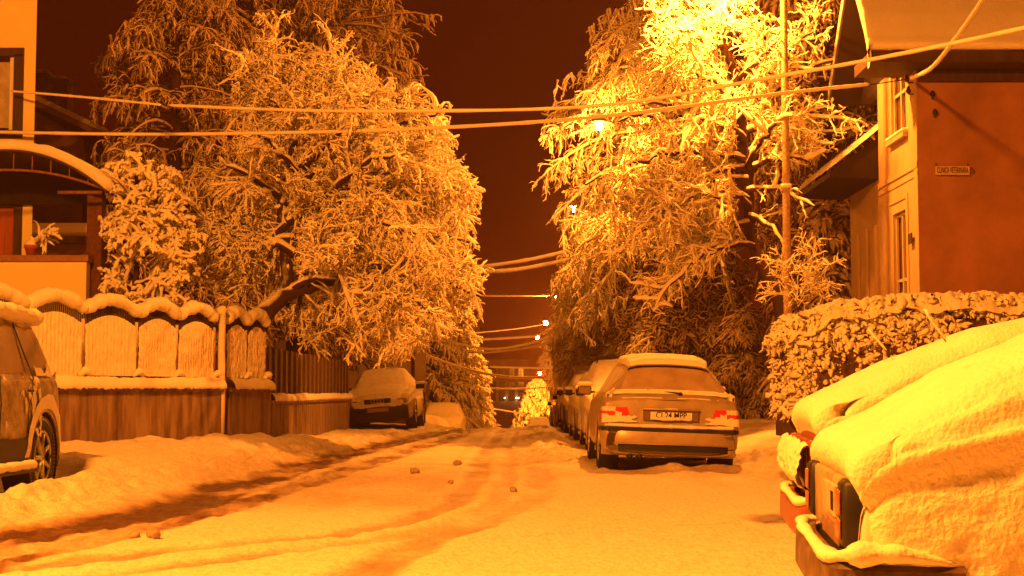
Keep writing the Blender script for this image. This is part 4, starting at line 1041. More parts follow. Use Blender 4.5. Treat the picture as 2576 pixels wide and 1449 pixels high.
# front rounded lip
lip = Vr[0].copy(); lip[:, 2] = ez + .175; lip[:, 1] += .1
lip2 = Vr[0].copy(); lip2[:, 1] -= .05; lip2[:, 2] += .06
Vr = np.concatenate([lip[None], Vr[:1] * 1 + [0, -.03, -.02], lip2[None], Vr[1:]])
edge = Vr[:, :1].copy(); edge[..., 2] -= .32; 
Vr = np.concatenate([edge, Vr], axis=1)
SOFFITDARK = mat("tarred_boards", (.016, .008, .005), .8)  # near-black colour carries the soffit shade into roof and gable boards
RZ = ez + .15 + 2.45 * 1.22
SOFFITDARK = mat("tarred_boards", (.016, .008, .005), .8)
rf = MB().prism([(24.4, ez + .173), (26.85, RZ), (29.45, 6.72), (29.35, 6.60), (26.85, RZ - .18), (24.62, ez + .173)], 'x', FX - .55, 15).build("roof", SOFFITDARK, rh, origin=O)
MB().prism([(25.62, 6.603), (29.2, 6.603), (26.85, RZ - .2), (25.62, RZ - 1.75)], 'x', FX + .01, FX + .2).build("gable_boards", SOFFITDARK, rh, origin=O)
MB().prism([(26.85, RZ + .003), (29.47, 6.74), (29.5, 6.9), (26.85, RZ + .2)], 'x', FX - .56, 15).build("rear_roof_snow", SNOW, rf, origin=O)
mesh_obj("roof_snow", Vr, grid_faces(Vr.shape[0], Vr.shape[1]), SNOW, rf, True, origin=O)
# rear wing wall + lean-to roof
m = MB(); m.box(FX + .02, FX + 3, 27.76, 30.3, 0, 5.4); m.build("wing_wall", OCHRE, rh, origin=O)
for yk in (28.0, 28.75, 29.5):
    MB().box(FX - .03, FX + .017, yk, yk + .16, 0.5, 4.1).build("pilaster", OCHRE, rh, origin=O)
m = MB(); m.prism([(5.72, 4.97), (FX + .018, 4.93), (FX + .018, 5.64), (FX + .6, 5.95), (FX + .6, 6.12), (5.72, 5.07)], 'y', 27.78, 30.9); lt = m.build("lean_to_roof", SOFFITDARK, rh, origin=O)
nn = 24; sx_ = np.linspace(0, 1, nn); sy_ = np.linspace(27.72, 30.95, 40); SX, SY = np.meshgrid(sx_, sy_, indexing='ij')
ed = np.minimum(np.minimum(SX * 8, 1), np.minimum((SY - 27.72) * 6, 1)); V = np.stack([5.68 + SX * 1.55, SY, 5.10 + SX * 1.25 + .09 * np.sqrt(np.clip(ed, 0, 1)) + .02 * fbm(SX * 8, SY * 3, o=2)], -1)
mesh_obj("lean_to_snow", V, grid_faces(nn, 40, flip=True), SNOW, lt, True, origin=O)

def text_mesh(txt, size, name, m, parent, loc, rot, sx=1.0, shear=0.0, extrude=0.002):
    c = bpy.data.curves.new(name + "_curve", 'FONT'); c.body = txt; c.size = size; c.extrude = extrude; c.shear = shear; c.align_x = 'CENTER'; c.align_y = 'CENTER'
    c.offset = size * 0.012
    tmp = bpy.data.objects.new("tmp_text", c); col.objects.link(tmp)
    dg = bpy.context.evaluated_depsgraph_get()
    me = bpy.data.meshes.new_from_object(tmp.evaluated_get(dg)); 
    col.objects.unlink(tmp); bpy.data.objects.remove(tmp); bpy.data.curves.remove(c)
    me.materials.clear(); me.materials.append(m)
    o = bpy.data.objects.new(name, me); col.objects.link(o)
    o.parent = parent; o.location = loc; o.rotation_euler = rot; o.scale = (sx, 1, 1)
    return o
sc_ = A(2404, 427, 24.93)
sg = thing("clinic_sign", "narrow pale sign with black letters on the dim red wall", "sign", tuple(sc_))
x0, x1 = A(2360, 0, 24.93)[0] - sc_[0], A(2446, 0, 24.93)[0] - sc_[0]
MB().box(x0, x1, -.01, .012, -.072, .072).build("sign_board", SIGNM, sg)
MB().prism([(x1 + .02, -.05), (x1 + .06, 0), (x1 + .02, .05), (x1 + .035, .05), (x1 + .08, 0), (x1 + .035, -.05)], 'y', -.008, .005).build("arrow_head", SIGNT, sg)
text_mesh("CLINICA VETERINARA", .135, "lettering", SIGNT, sg, ((x0 + x1) / 2, -.013, 0), (R(90), 0, 0), sx=.385)
MB().tube([(x0 + .02, .03, .07), (x0 + .02, .02, .13)], .006, 5).tube([(x1 - .02, .03, .07), (x1 - .02, .02, .13)], .006, 5).build("sign_hanger", BLACK, sg)

# ------------------------------------------------------------------ cars
class Car:
    """car shell: y=0 rear .. y=L front; tables top(y), wt(y), w(y), belt(y)"""
    def __init__(s, L, top, wt, w, belt, zb=0.20, crown=0.035):
        s.L = L; s.top = np.array(top, float); s.wt = np.array(wt, float); s.w = np.array(w, float); s.belt = np.array(belt, float); s.zb = zb; s.crown = crown
    def f(s, tab, y): return np.interp(y, tab[:, 0], tab[:, 1])
    def section(s, y):
        w = s.f(s.w, y); zt = s.f(s.top, y); wt = np.minimum(s.f(s.wt, y), w - .02); zb = s.zb + 0 * y
        zb = np.minimum(zb, zt - .12)
        be = np.minimum(s.f(s.belt, y), zt - .035)
        c = s.crown * np.clip(wt / .6, 0, 1)
        mid = zb + (be - zb) * .55
        pts = [(0 * w, zb), (.80 * w, zb), (.93 * w, zb + .02), (.975 * w, zb + .08), (1.0 * w, zb + .22 * (be - zb) + .03), (w, mid), (.992 * w, mid + (be - mid) * .55), (.97 * w, be - .02),
               (.945 * w, be + .004), (.94 * w * .5 + .5 * (wt + .015) , (be + zt) / 2 - .01), (wt + .012, np.maximum(zt - .05, be + .008)), (wt - .035, zt - .012), (wt * .72, zt + c * .45), (wt * .38, zt + c * .85), (0 * w, zt + c)]
        return pts
    def P(s, ny, nt, ydense=None):
        """grid of points: rows along y, columns right-bottom .. top .. left-bottom"""
        ys = s.ys(ny)
        pts = s.section(ys); k = len(pts)
        X = np.stack([p[0] for p in pts], -1); Z = np.stack([p[1] for p in pts], -1)
        # resample by arc of control index
        m = nt // 2
        t = np.linspace(0, k - 1, m + 1)
        i = np.minimum(t.astype(int), k - 2); f = t - i
        Xr = X[:, i] * (1 - f) + X[:, i + 1] * f; Zr = Z[:, i] * (1 - f) + Z[:, i + 1] * f
        if m > 30:   # soften corners a little
            for _ in range(3):
                Xr[:, 1:-1] = .25 * Xr[:, :-2] + .5 * Xr[:, 1:-1] + .25 * Xr[:, 2:]; Zr[:, 1:-1] = .25 * Zr[:, :-2] + .5 * Zr[:, 1:-1] + .25 * Zr[:, 2:]
        Xf = np.concatenate([Xr, -Xr[:, -2::-1]], 1); Zf = np.concatenate([Zr, Zr[:, -2::-1]], 1)
        Yf = np.repeat(ys[:, None], Xf.shape[1], 1)
        return np.stack([Xf, Yf, Zf], -1)
    def ys(s, n):
        # denser where the profile is steep
        yy = np.linspace(0, s.L, 4000); zt = s.f(s.top, yy); w = s.f(s.w, yy)
        ds = np.sqrt(np.gradient(yy) ** 2 + np.gradient(zt) ** 2 + np.gradient(w) ** 2) + 1e-6; a = np.cumsum(ds); a = (a - a[0]) / (a[-1] - a[0])
        return np.interp(np.linspace(0, 1, n), a, yy)
def normals(P):
    du = np.gradient(P, axis=0); dv = np.gradient(P, axis=1); N = np.cross(dv, du); N /= np.linalg.norm(N, axis=2, keepdims=True) + 1e-9
    return N
def orient(P, N):
    C = P - np.array([0, P[..., 1].mean(), .6]); s = np.sign((N * (C * [1, .3, 1])).sum()); return N * s

def build_car(name, label, spec, paint, loc, rotz=0.0, roll=0.0, wheels=(0.8, 3.4), wr=.31, snow=.09, group=None, front_patch=None, windows=None, rear_snow=True,
              arch=True, snow_nz=.45, detail=1.0, glassmat=None, snowmat=None, hood=True):
    c = spec
    root = thing(name, label, "car", loc, group=group, rot=(0, roll, rotz))
    ny, nt = int(150 * detail), int(92 * detail)
    P = c.P(ny, nt); N = orient(P, normals(P))
    C = (P[:-1, :-1] + P[1:, 1:]) / 2; Nc = N[:-1, :-1]
    keepf = np.ones(C.shape[:2], bool)
    if arch:
        for wy in wheels:
            keepf &= ~((np.hypot(C[..., 1] - wy, C[..., 2] - wr) < wr + .07) & (np.abs(C[..., 0]) > c.w[:, 1].max() * .78))
    V = P.reshape(-1, 3); F = grid_faces(ny, P.shape[1], keepf)
    # flat end caps
    nc = P.shape[1]
    Vx = [V]; Fx = [F]; n = len(V)
    caps = []
    for row in (0, ny - 1):
        cen = P[row].mean(0); Vx.append(cen[None]); i = np.arange(nc - 1) + row * nc
        f_ = np.stack([i, i + 1, np.full(nc - 1, n), np.full(nc - 1, n)], -1); caps.append(f_); n += 1
    V = np.concatenate(Vx); 
    faces = F.tolist() + [[a, b, d] for cp in caps for a, b, d, _ in cp.tolist()]
    body = mesh_obj("body", V, faces, paint, root, True)
    # dark wheel wells and underbody
    m = MB(); W = c.w[:, 1].max()
    m.box(-W * .78, W * .78, .15, c.L - .2, c.zb - .03, c.zb + .35)
    m.build("underbody", BLACK, root)
    for wy in wheels:
        for sx in (-1, 1):
            xo = W * sx
            th = np.linspace(0, 2 * math.pi, 28)
            # well
            mm = MB(); mm.tube([(xo * .99 , wy, wr), (xo * .70, wy, wr)], [wr + .062, wr + .062], 28, cap=False); 
            mm.build("wheel_well", BLACK, root, True)
            if arch:
                ang = np.linspace(-.25, math.pi + .25, 26)
                lip = [(xo * 1.0, wy + (wr + .075) * math.cos(a), wr + (wr + .075) * math.sin(a)) for a in ang]
                MB().tube(lip, .016, 6).build("wheel_arch_trim", paint, root, True)
            xi = xo - sx * .22; x1_ = xo - sx * .012
            ty = MB(); prof = [(xi, wr * .6), (xi, wr * .93), (xi + sx * .03, wr), (x1_ - sx * .035, wr), (x1_ - sx * .008, wr * .95), (x1_, wr * .8), (x1_ - sx * .006, wr * .68), (x1_ - sx * .03, wr * .64)]
            nn = 40; VV = []
            for (xx_, rr_) in prof:
                for k in range(nn):
                    a = 2 * math.pi * k / nn; VV.append((xx_, wy + rr_ * math.cos(a), wr + rr_ * math.sin(a)))
            FF = [[i * nn + j, i * nn + (j + 1) % nn, (i + 1) * nn + (j + 1) % nn, (i + 1) * nn + j] for i in range(len(prof) - 1) for j in range(nn)]
            ty.add(VV, FF); tyre = ty.build("wheel", RUBBER, root, True)
            hb = MB(); hb.tube([(x1_ - sx * .05, wy, wr), (x1_ - sx * .045, wy, wr)], [wr * .64, wr * .3], 24)
            for k in range(7):
                a = 2 * math.pi * k / 7; ca, sa = math.cos(a), math.sin(a)
                hb.tube([(x1_ - sx * .03, wy + ca * .03, wr + sa * .03), (x1_ - sx * .018, wy + ca * wr * .62, wr + sa * wr * .62)], [.035, .02], 5, 1.0)
            hb.tube([(x1_ - sx * .05, wy, wr), (x1_ - sx * .004, wy, wr)], [.06, .045], 12)
            ring = [(x1_ - sx * .012, wy + wr * .66 * math.cos(a), wr + wr * .66 * math.sin(a)) for a in np.linspace(0, 2 * math.pi, 30)]
            hb.tube(ring, .014, 6)
            hb.build("rim", HUB, tyre, True)
    fine = c.P(int(420 * detail), int(300 * detail)); NF = orient(fine, normals(fine))
    root_c = (fine[:-1, :-1] + fine[1:, 1:]) / 2; NFc = NF[:-1, :-1]
    def patch(pname, cond, off, m, parent=root, label=None, smooth=True):
        mk = cond(root_c[..., 0], root_c[..., 1], root_c[..., 2], NFc)
        if not mk.any(): return None
        V = (fine + NF * off).reshape(-1, 3); F = grid_faces(fine.shape[0], fine.shape[1], mk)
        used, inv = np.unique(F, return_inverse=True); 
        return mesh_obj(pname, V[used], inv.reshape(-1, 4), m, parent, smooth, label)
    # side windows, windscreen, rear window
    topf = lambda y: c.f(c.top, y); belt = lambda y: c.f(c.belt, y); wtf = lambda y: c.f(c.wt, y)
    gm = glassmat or DUST
    for (kind, y0, y1) in (windows or []):
        if kind == 'side':
            for sx in (-1, 1):
                patch("side_window", lambda x, y, z, n: (x * sx > .3) & (y > y0) & (y < y1) & (z > belt(y) + .025) & (z < topf(y) - .065) & (np.abs(x) > wtf(y) + .014), .004, gm)
        else:
            patch("windscreen" if kind == 'front' else "rear_window", lambda x, y, z, n: (y > y0) & (y < y1) & (np.abs(x) < wtf(y) - .05) & (z > belt(y) - .3), .005, gm)
    # snow
    if snow > 0:
        ns, nt2 = int(260 * detail), int(200 * detail)
        Q = c.P(ns, nt2); NQ = orient(Q, normals(Q))
        nz = NQ[..., 2]
        up = sstep(snow_nz - .25, snow_nz + .2, nz)
        th = snow * up * (1 + .22 * fbm(Q[..., 0] * 3 + loc[0], Q[..., 1] * 3 + loc[1], Q[..., 2] * 3, o=3)) + .012 * fbm(Q[..., 0] * 14, Q[..., 1] * 14, Q[..., 2] * 14, o=2) * up - .012 * (1 - up)
        S = Q + NQ * (th * .45)[..., None]; S[..., 2] += th * .6
        mk = (up[:-1, :-1] > .001)
        if not hood: mk &= (Q[:-1, :-1, 2] > c.f(c.top, Q[:-1, :-1, 1]) - .2) & (Q[:-1, :-1, 2] > 1.05)
        mk[:, 0] = False
        F = grid_faces(ns, Q.shape[1], mk); used, inv = np.unique(F, return_inverse=True)
        mesh_obj("snow_cover", S.reshape(-1, 3)[used], inv.reshape(-1, 4), snowmat or SNOW, root, True)
    return root, patch, c

def mirror(root, c, y, sx, z=.98, snowcap=True, w=.1):
    W = c.f(c.w, y)
    x = sx * (W * .94)
    m = MB(); m.box(min(x, x + sx * .06), max(x, x + sx * .06), y - .02, y + .03, z - .03, z + .0)
    m.box(min(x + sx * .05, x + sx * (.05 + 2 * w)), max(x + sx * .05, x + sx * (.05 + 2 * w)), y - .03, y + .07, z - .06, z + .07, .022)
    mo = m.build("wing_mirror", BLACK, root, True)
    g = MB(); a, b = sorted((x + sx * .065, x + sx * (.035 + 2 * w))); g.box(a, b, y - .036, y - .031, z - .045, z + .055); g.build("mirror_glass", mat("mirror_glass", (.35, .25, .12), .15, metal=.6), mo)
    if snowcap:
        s = MB(); s.box(a - .03, b + .03, y - .045, y + .09, z + .06, z + .13, .03); s.build("snow_cap", SNOW, mo, True)
    return mo

WAGON = Car(4.48,
    [(0, .52), (.02, .58), (.035, .60), (.055, .78), (.075, .88), (.13, .95), (.20, .985), (.50, 1.285), (.56, 1.325), (.8, 1.37), (1.4, 1.40), (2.2, 1.40), (2.7, 1.34), (3.35, .98), (3.5, .94), (4.0, .88), (4.3, .78), (4.44, .64), (4.48, .5)],
    [(0, .80), (.04, .82), (.075, .80), (.13, .76), (.20, .70), (.50, .535), (.56, .53), (.8, .56), (1.5, .59), (2.2, .58), (2.7, .56), (3.35, .66), (3.5, .72), (4.3, .60), (4.48, .5)],
    [(0, .80), (.03, .835), (.1, .855), (.3, .87), (3.5, .87), (4.0, .85), (4.3, .78), (4.44, .68), (4.48, .58)],
    [(0, .88), (.3, .95), (1.0, .95), (3.3, .90), (4.48, .8)], zb=.22)
def sedan(L=4.4, H=1.40, W=.86):
    k = H / 1.4; l = L / 4.4
    return Car(L, [(0, .5), (.03, .56), (.06, .80), (.12, .92), (.22, .96), (.72 * l, .99), (1.15 * l, 1.26 * k), (1.4 * l, 1.35 * k), (1.9 * l, 1.4 * k), (2.4 * l, 1.36 * k), (3.1 * l, .97), (3.3 * l, .93), (3.9 * l, .86), (4.22 * l, .76), (4.36 * l, .62), (L, .48)],
        [(0, .76), (.1, .74), (.7 * l, .70), (1.2 * l, .55), (1.5 * l, .54), (2.4 * l, .54), (3.1 * l, .66), (3.4 * l, .70), (4.2 * l, .58), (L, .48)],
        [(0, .76), (.05, W - .05), (.3, W), (3.5 * l, W), (4.0 * l, W - .03), (4.25 * l, W - .1), (L, W - .28)], [(0, .86), (.8 * l, .93), (3.1 * l, .88), (L, .78)], zb=.2)
def hatch(L=4.1, H=1.5, W=.85, rear=.25):
    k = H / 1.5
    return Car(L, [(0, .5), (.03, .58), (.06, .86), (.12, .98), (rear + .15, 1.36 * k), (rear + .3, 1.45 * k), (1.3, 1.5 * k), (1.9, 1.49 * k), (2.3, 1.42 * k), (L - 1.05, 1.02), (L - .85, .97), (L - .35, .86), (L - .12, .72), (L - .04, .6), (L, .46)],
        [(0, .74), (.12, .72), (.5, .58), (1.5, .60), (2.3, .57), (L - 1.05, .66), (L - .8, .70), (L - .2, .58), (L, .48)],
        [(0, .74), (.05, W - .06), (.3, W), (L - .9, W), (L - .4, W - .03), (L - .15, W - .10), (L, W - .27)], [(0, .9), (1, .95), (L - 1.0, .92), (L, .78)], zb=.2)
SUVS = Car(4.5, [(0, .48), (.03, .62), (.08, 1.0), (.14, 1.14), (.20, 1.22), (.34, 1.60), (.5, 1.69), (1.2, 1.73), (2.2, 1.73), (2.6, 1.66), (3.3, 1.2), (3.5, 1.12), (4.1, 1.04), (4.35, .9), (4.5, .6)],
        [(0, .74), (.1, .76), (.2, .74), (.34, .68), (.5, .68), (1.5, .70), (2.6, .66), (3.3, .76), (4.3, .62), (4.5, .5)],
        [(0, .70), (.04, .80), (.12, .865), (.3, .905), (.6, .92), (3.6, .92), (4.2, .86), (4.5, .66)], [(0, 1.1), (.3, 1.14), (1, 1.13), (3.3, 1.1), (4.5, .95)], zb=.28, crown=.03)

# --- estate car, rear to the viewer
wx = (1682 - 1310) / 200.0
wroot, wp, wc = build_car("estate_car", "pale estate car seen from behind, red tail lights half buried in snow", WAGON, PAINTG, (wx, 19.0, -.02), 0.0, R(2.0),
    wheels=(.86, 3.6), wr=.31, snow=.17, windows=[('side', .5, 3.2), ('front', 2.75, 3.3)], snow_nz=1.0, detail=1.3)
g = wp("rear_window", lambda x, y, z, n: (y > .19) & (y < .52) & (np.abs(x) < np.interp(y, [.19, .52], [.66, .50])) & (z > .9), .005, mat("frosted_rear_glass", (.50, .35, .20), .5, spec=.5, noise=.3, nscale=3, bump=.1))
wp("window_seal", lambda x, y, z, n: (y > .505) & (y < .535) & (np.abs(x) < .52) & (z > 1.2), .012, BLACK)
wp("spoiler", lambda x, y, z, n: (y > .54) & (y < .62) & (np.abs(x) < .50) & (z > 1.2), .02, PAINTG)
for sx in (-1, 1):
    tl = wp("tail_light", lambda x, y, z, n: (x * sx > .53) & (y < .26) & (z > .645) & (z < .80) & ((x * sx > .55) | (z < .76)), .010, REDL)
    wp("indicator_lens", lambda x, y, z, n: (x * sx > .70) & (y < .24) & (z > .745) & (z < .80), .016, WHITEL, tl)
    # snow stuck on the lights and on the bumper corners
    def lumpy(x, y, z, n, sx=sx): return (x * sx > .46 + .03 * np.sin(z * 90)) & (x * sx < .84) & (y < .2) & (z > .60) & (z < .665 + .035 * fbm(x * 17 + sx, z * 17, o=2) + .03)
    wp("light_snow", lumpy, .03, SNOW)
    s2 = wp("light_snow", lambda x, y, z, n: (x * sx > .62) & (x * sx < .70) & (y < .2) & (z > .68) & (z < .745 + .05 * fbm(x * 20, z * 20, o=2)), .022, SNOW)
for sx in (-1, 1): wp("rub_strip", lambda x, y, z, n: (x * sx > 0) & (y < .5) & (z > .505) & (z < .555) & ((np.abs(x) > .5) | (n[..., 1] < 0)), .012, BLACK)
# rear fascia details that sit on the flat cap
m = MB(); m.box(-.79, .79, -.012, .03, .505, .555); m.build("rub_strip", BLACK, wroot)
snowroll([(-.80, .02, .575), (-.4, .01, .572), (0, .005, .575), (.4, .01, .572), (.8, .02, .58)], .028, 4, 8, .9, .5, 70).build("bumper_snow", SNOW, wroot, True)
bp_ = MB()
ys_ = []; 
# bumper volume, bulging rearwards
nb_, nz_ = 50, 16
ax = np.linspace(-1, 1, nb_); az = np.linspace(0, 1, nz_); AX, AZ = np.meshgrid(ax, az, indexing='ij')
bx = .85 * np.sin(AX * math.pi / 2 * .98); by = -.055 + .32 * (1 - np.cos(AX * math.pi / 2)) ** 2.2 + .03 * np.abs(AZ - .62) ** 2 * 4 + .04 * sstep(.25, 0, AZ); bz = .20 + .305 * AZ
mesh_obj("bumper", np.stack([bx, by, bz], -1), grid_faces(nb_, nz_), PAINTG, wroot, True)
bx2 = lambda a, b, z0, z1, off: mesh_obj("bumper_slot", np.stack([np.linspace(a, b, 30)[:, None] * np.ones((1, 2)), (-.055 + .32 * (1 - np.cos(np.arcsin(np.clip(np.linspace(a, b, 30) / .85, -1, 1)) / .98)) ** 2.2 - off)[:, None] * np.ones((1, 2)), np.array([[z0, z1]]) * np.ones((30, 1))], -1), grid_faces(30, 2), BLACK, wroot)
bx2(-.66, .74, .265, .345, .012)
MB().tube([(-.72, -.075, .35), (0, -.082, .353), (.76, -.07, .35)], .008, 6).build("bumper_lip", PAINTG, wroot, True)
MB().tube([(-.50, -.03, .19), (-.50, .25, .2)], .035, 12).tube([(-.38, -.03, .19), (-.38, .25, .2)], .035, 12).build("exhaust", BLACK, wroot, True)
# number plate
pl = MB().box(-.35, .20 + .15, -.0, .05, .66, .785, .01).build("plate_recess", mat("plate_recess_grey", (.17, .11, .06), .5), wroot)
pl.location = (0, .005, -.02)
m = MB().box(-.26, .26, -.012, -.003, .655, .755).build("number_plate", PLATE, wroot); 
text_mesh("CJ 24 MPP", .115, "plate_lettering", SIGNT, m, (0.0, -.0135, .712), (R(90), 0, 0), sx=.78)
snowroll([(-.25, -.02, .672), (-.1, -.03, .668), (.1, -.025, .675), (.25, -.02, .668)], .020, 9, 8, .9, .5, 40).build("plate_snow", SNOW, wroot, True)
MB().box(-.36, .36, -.004, .07, .775, .80, .008).build("boot_handle", PAINTG, wroot, True)
# wiper
MB().tube([(.12, .135, .985), (.06, .14, 1.0), (-.10, .15, 1.01), (-.30, .165, 1.03)], [.022, .012, .009, .007], 6).tube([(.12, .12, .985), (.12, .18, .975)], .028, 10).build("wiper", BLACK, wroot, True)
# hatch crease and seam lines
MB().tube([(-.72, .10, .90), (0, .068, .905), (.72, .10, .90)], .004, 5).build("hatch_seam", BLACK, wroot, True)
snowroll([(-.62, .10, .915), (-.3, .10, .93), (-.1, .10, .925), (.3, .10, .935), (.62, .11, .915)], .013, 2, 6, .8, .6, 50).build("hatch_snow", SNOW, wroot, True)
mirror(wroot, wc, 3.0, -1, 1.0); mirror(wroot, wc, 3.0, 1, 1.0)

# --- row behind it, facing the viewer
def front_details(root, patch, c, light=WHITEL, plate=True, grille=True):
    L = c.L; W = c.w[:, 1].max()
    for sx in (-1, 1):
        patch("headlight", lambda x, y, z, n: (x * sx > W * .52) & (y > L - .42) & (z > .58) & (z < .72), .008, light)
    m = MB(); m.box(-W * .62, W * .62, L - .02, L + .012, .22, .36, .01); m.build("lower_grille", BLACK, root)
    m = MB(); m.box(-.35, .35, L - .12, L + .006, .52, .62, .01); m.build("grille", BLACK, root)
    if plate: MB().box(-.26, .26, L + .014, L + .022, .38, .48).build("number_plate", PLATE, root)
def row_car(label, spec, paint, X0, Yfront, snow=.07, bars=False, nm="parked_car", gm=None, dz=0.0, roll=0.0, snz=.22):
    W = spec.w[:, 1].max(); z = float(hill(Yfront + 2)) - .01 + dz
    pitch = 0
    r_, p_, c_ = build_car(nm, label, spec, paint, (X0 + W, Yfront + spec.L, z), math.pi, roll, wheels=(.75, spec.L - .85), wr=.3, snow=snow, windows=[('side', .6, spec.L - 1.3), ('front', spec.L * .56, spec.L - 1.08)],
                           group="cars parked nose-on along the right kerb", snow_nz=snz, detail=.8, glassmat=gm)
    front_details(r_, p_, c_)
    mirror(r_, c_, spec.L - 1.35, 1, 1.0, w=.075); mirror(r_, c_, spec.L - 1.35, -1, 1.0, w=.075)
    if bars:
        zt = c_.f(c_.top, 1.6) + .02
        for yb in (1.0, 2.0):
            b = MB(); b.tube([(-.58, yb, zt - .03), (-.55, yb, zt + .10), (0, yb, zt + .13), (.55, yb, zt + .10), (.58, yb, zt - .03)], .018, 6); b.build("roof_bar", BLACK, r_, True)
    return r_, p_, c_
row_car("white car with roof bars, nose to the estate car's nose", hatch(4.2, 1.52, .84), PAINTW, 1.12, 25.4, bars=True)
row_car("frosted saloon directly behind the white car with roof bars", sedan(4.4, 1.40), PAINTB, 1.10, 31.0)
row_car("dark saloon standing between the frosted saloon and the minivan", sedan(4.3, 1.44), PAINTD, 1.05, 36.4, snow=.04)
row_car("tall pale minivan in the parked row with snow framing its windscreen", hatch(4.5, 1.78, .92), PAINTW, 1.22, 41.8, gm=mat("dim_windscreen", (.28, .19, .11), .4, noise=.3, nscale=4), snz=.6)
row_car("snow covered car just past the minivan in the parked row", hatch(4.0, 1.5), PAINTB, 1.18, 47.6)
row_car("farthest car of the parked row, before the road dips", sedan(4.3, 1.42), PAINTD, 1.1, 53.2)
row_car("small distant car beyond the crest under the glowing tree", sedan(4.3, 1.42), PAINTB, .35, 98, snow=.08)

# --- left side cars
def left_car(label, spec, paint, u0, Yfront, z, roll=0., snow=.08, snz=.1, gm=None):
    W = spec.w[:, 1].max(); X = (u0 - 1310) / 3800 * Yfront + W
    r_, p_, c_ = build_car("parked_car", label, spec, paint, (X, Yfront + spec.L, z), math.pi, roll, wheels=(.8, spec.L - .85), wr=.31, snow=snow, windows=[('side', .9, spec.L - 1.35), ('front', spec.L * .56, spec.L - 1.1)], snow_nz=snz, detail=.9, glassmat=gm,
                           group="cars parked on the left side")
    return r_, p_, c_
ar, ap, ac = left_car("saloon parked half on the pavement with a snowed-in bonnet and dark bumper", sedan(4.45, 1.42, .87), PAINTB, 866, 37.0, .10, R(4.5), .09, .25, SNOW)
L_ = ac.L
m = MB(); m.box(-.74, .74, L_ - .10, L_ + .03, .17, .56, .04); m.build("front_bumper", BLACK, ar, True)
m = MB(); m.box(-.33, .33, L_ - .09, L_ + .0, .60, .74, .01); gr = m.build("grille", BLACK, ar)
for k in range(4):
    rg = [(.075 * (k - 1.5) + .048 * math.cos(a), L_ + .012, .69 + .048 * math.sin(a)) for a in np.linspace(0, 2 * math.pi, 20)]
    MB().tube(rg, .009, 5).build("emblem_ring", CHROME, gr, True)
for sx in (-1, 1): MB().box(min(sx * .38, sx * .72), max(sx * .38, sx * .72), L_ - .16, L_ - .02, .60, .72, .02).build("headlight", mat("dark_headlight", (.3, .22, .12), .3), ar)
MB().box(-.26, .26, L_ + .032, L_ + .042, .42, .52).build("number_plate", mat("dim_plate", (.35, .22, .12), .6), ar)
mirror(ar, ac, L_ - 1.45, -1, .98, w=.11); mirror(ar, ac, L_ - 1.45, 1, .98, w=.11)
left_car("white car behind the snow heap, beyond the pale house corner", hatch(4.0, 1.45, .84), PAINTW, 1055, 60, -1.0, 0, .12, .0, SNOW)
left_car("dim farther car beside the spruces on the left", hatch(4.0, 1.5, .84), PAINTD, 1128, 74, -1.35, 0, .05, .4)
# snow heap by the pale house corner
nr, nc = 24, 40
gx, gy = np.meshgrid(np.linspace(-1, 1, nr), np.linspace(-1, 1, nc), indexing='ij')
hh = np.clip(1 - gx ** 2 - gy ** 2, 0, 1) ** .8 * (1 + .4 * fbm(gx * 2, gy * 2, o=3)) * .62 - .12
c0 = A(1085, 0, 55)
o = mesh_obj("snow_heap", np.stack([gx * .85, gy * 1.5, hh], -1), grid_faces(nr, nc, flip=True), SNOW); o.location = (c0[0], 55, float(hill(55)) + .02)
tag(o, "pointed heap of shovelled snow in front of the distant white car", "snow heap")

# --- off-roader at the left edge (nose towards the viewer, rear wheel in view)
sr, spt, sc2 = build_car("offroad_car", "frosted off-road car at the left edge with its rear wheel and snowy side in view", SUVS, PAINTS, (-4.62 - .92, 15.45, -.02), math.pi, 0, wheels=(.75, 3.55), wr=.375, snow=.14,
    windows=[], snow_nz=.88, detail=1.6)
# visible side is local x<0 (world +x)
side = lambda x, y, z, n: (x < 0)
FR = mat("frosted_side_glass", (.40, .27, .15), .4, noise=.2, nscale=5, bump=.1)
spt("side_window", lambda x, y, z, n: (x < 0) & (y > .42) & (y < 1.18) & (z > 1.17 + .0 * y) & (z < 1.63 - .0 * y) & (np.abs(x) > .69) & (y > .42 + (z - 1.17) * .35), .005, FR)
spt("side_window", lambda x, y, z, n: (x < 0) & (y > 1.24) & (y < 2.1) & (z > 1.17) & (z < 1.63) & (np.abs(x) > .69), .005, FR)
spt("sill_cladding", lambda x, y, z, n: (x < 0) & (y > 1.22) & (y < 3.2) & (z > .29) & (z < .58), .018, BLACK)
for yy in (1.21,):
    pts = [(-.93, 1.28, .62), (-.935, 1.30, .85), (-.925, 1.17, .98), (-.915, 1.12, 1.14), (-.82, 1.16, 1.4), (-.73, 1.2, 1.66)]
    MB().tube(pts, .007, 5).build("door_seam", BLACK, sr, True)
pts = [(-.925, 2.05, .6), (-.935, 2.05, .9), (-.92, 2.06, 1.14), (-.82, 2.1, 1.4), (-.74, 2.12, 1.64)]
MB().tube(pts, .007, 5).build("door_seam", BLACK, sr, True)
MB().box(-.965, -.935, 1.22, 1.36, 1.005, 1.03, .008).build("door_handle", BLACK, sr)
def stuck(x, y, z, n):
    return (x < 0) & (y > .9) & (z > .58) & (z < 1.15) & (fbm(y * 9, z * 7, o=3) + .35 * np.sin(y * 2 + 1) > .10)
spt("stuck_snow", stuck, .016, SNOW)
spt("wheel_arch_snow", lambda x, y, z, n: (x < 0) & (np.hypot(y - .75, z - .375) > .47) & (np.hypot(y - .75, z - .375) < .60 + .05 * fbm(y * 6, z * 6, o=2)) & (z > .4), .022, SNOW)
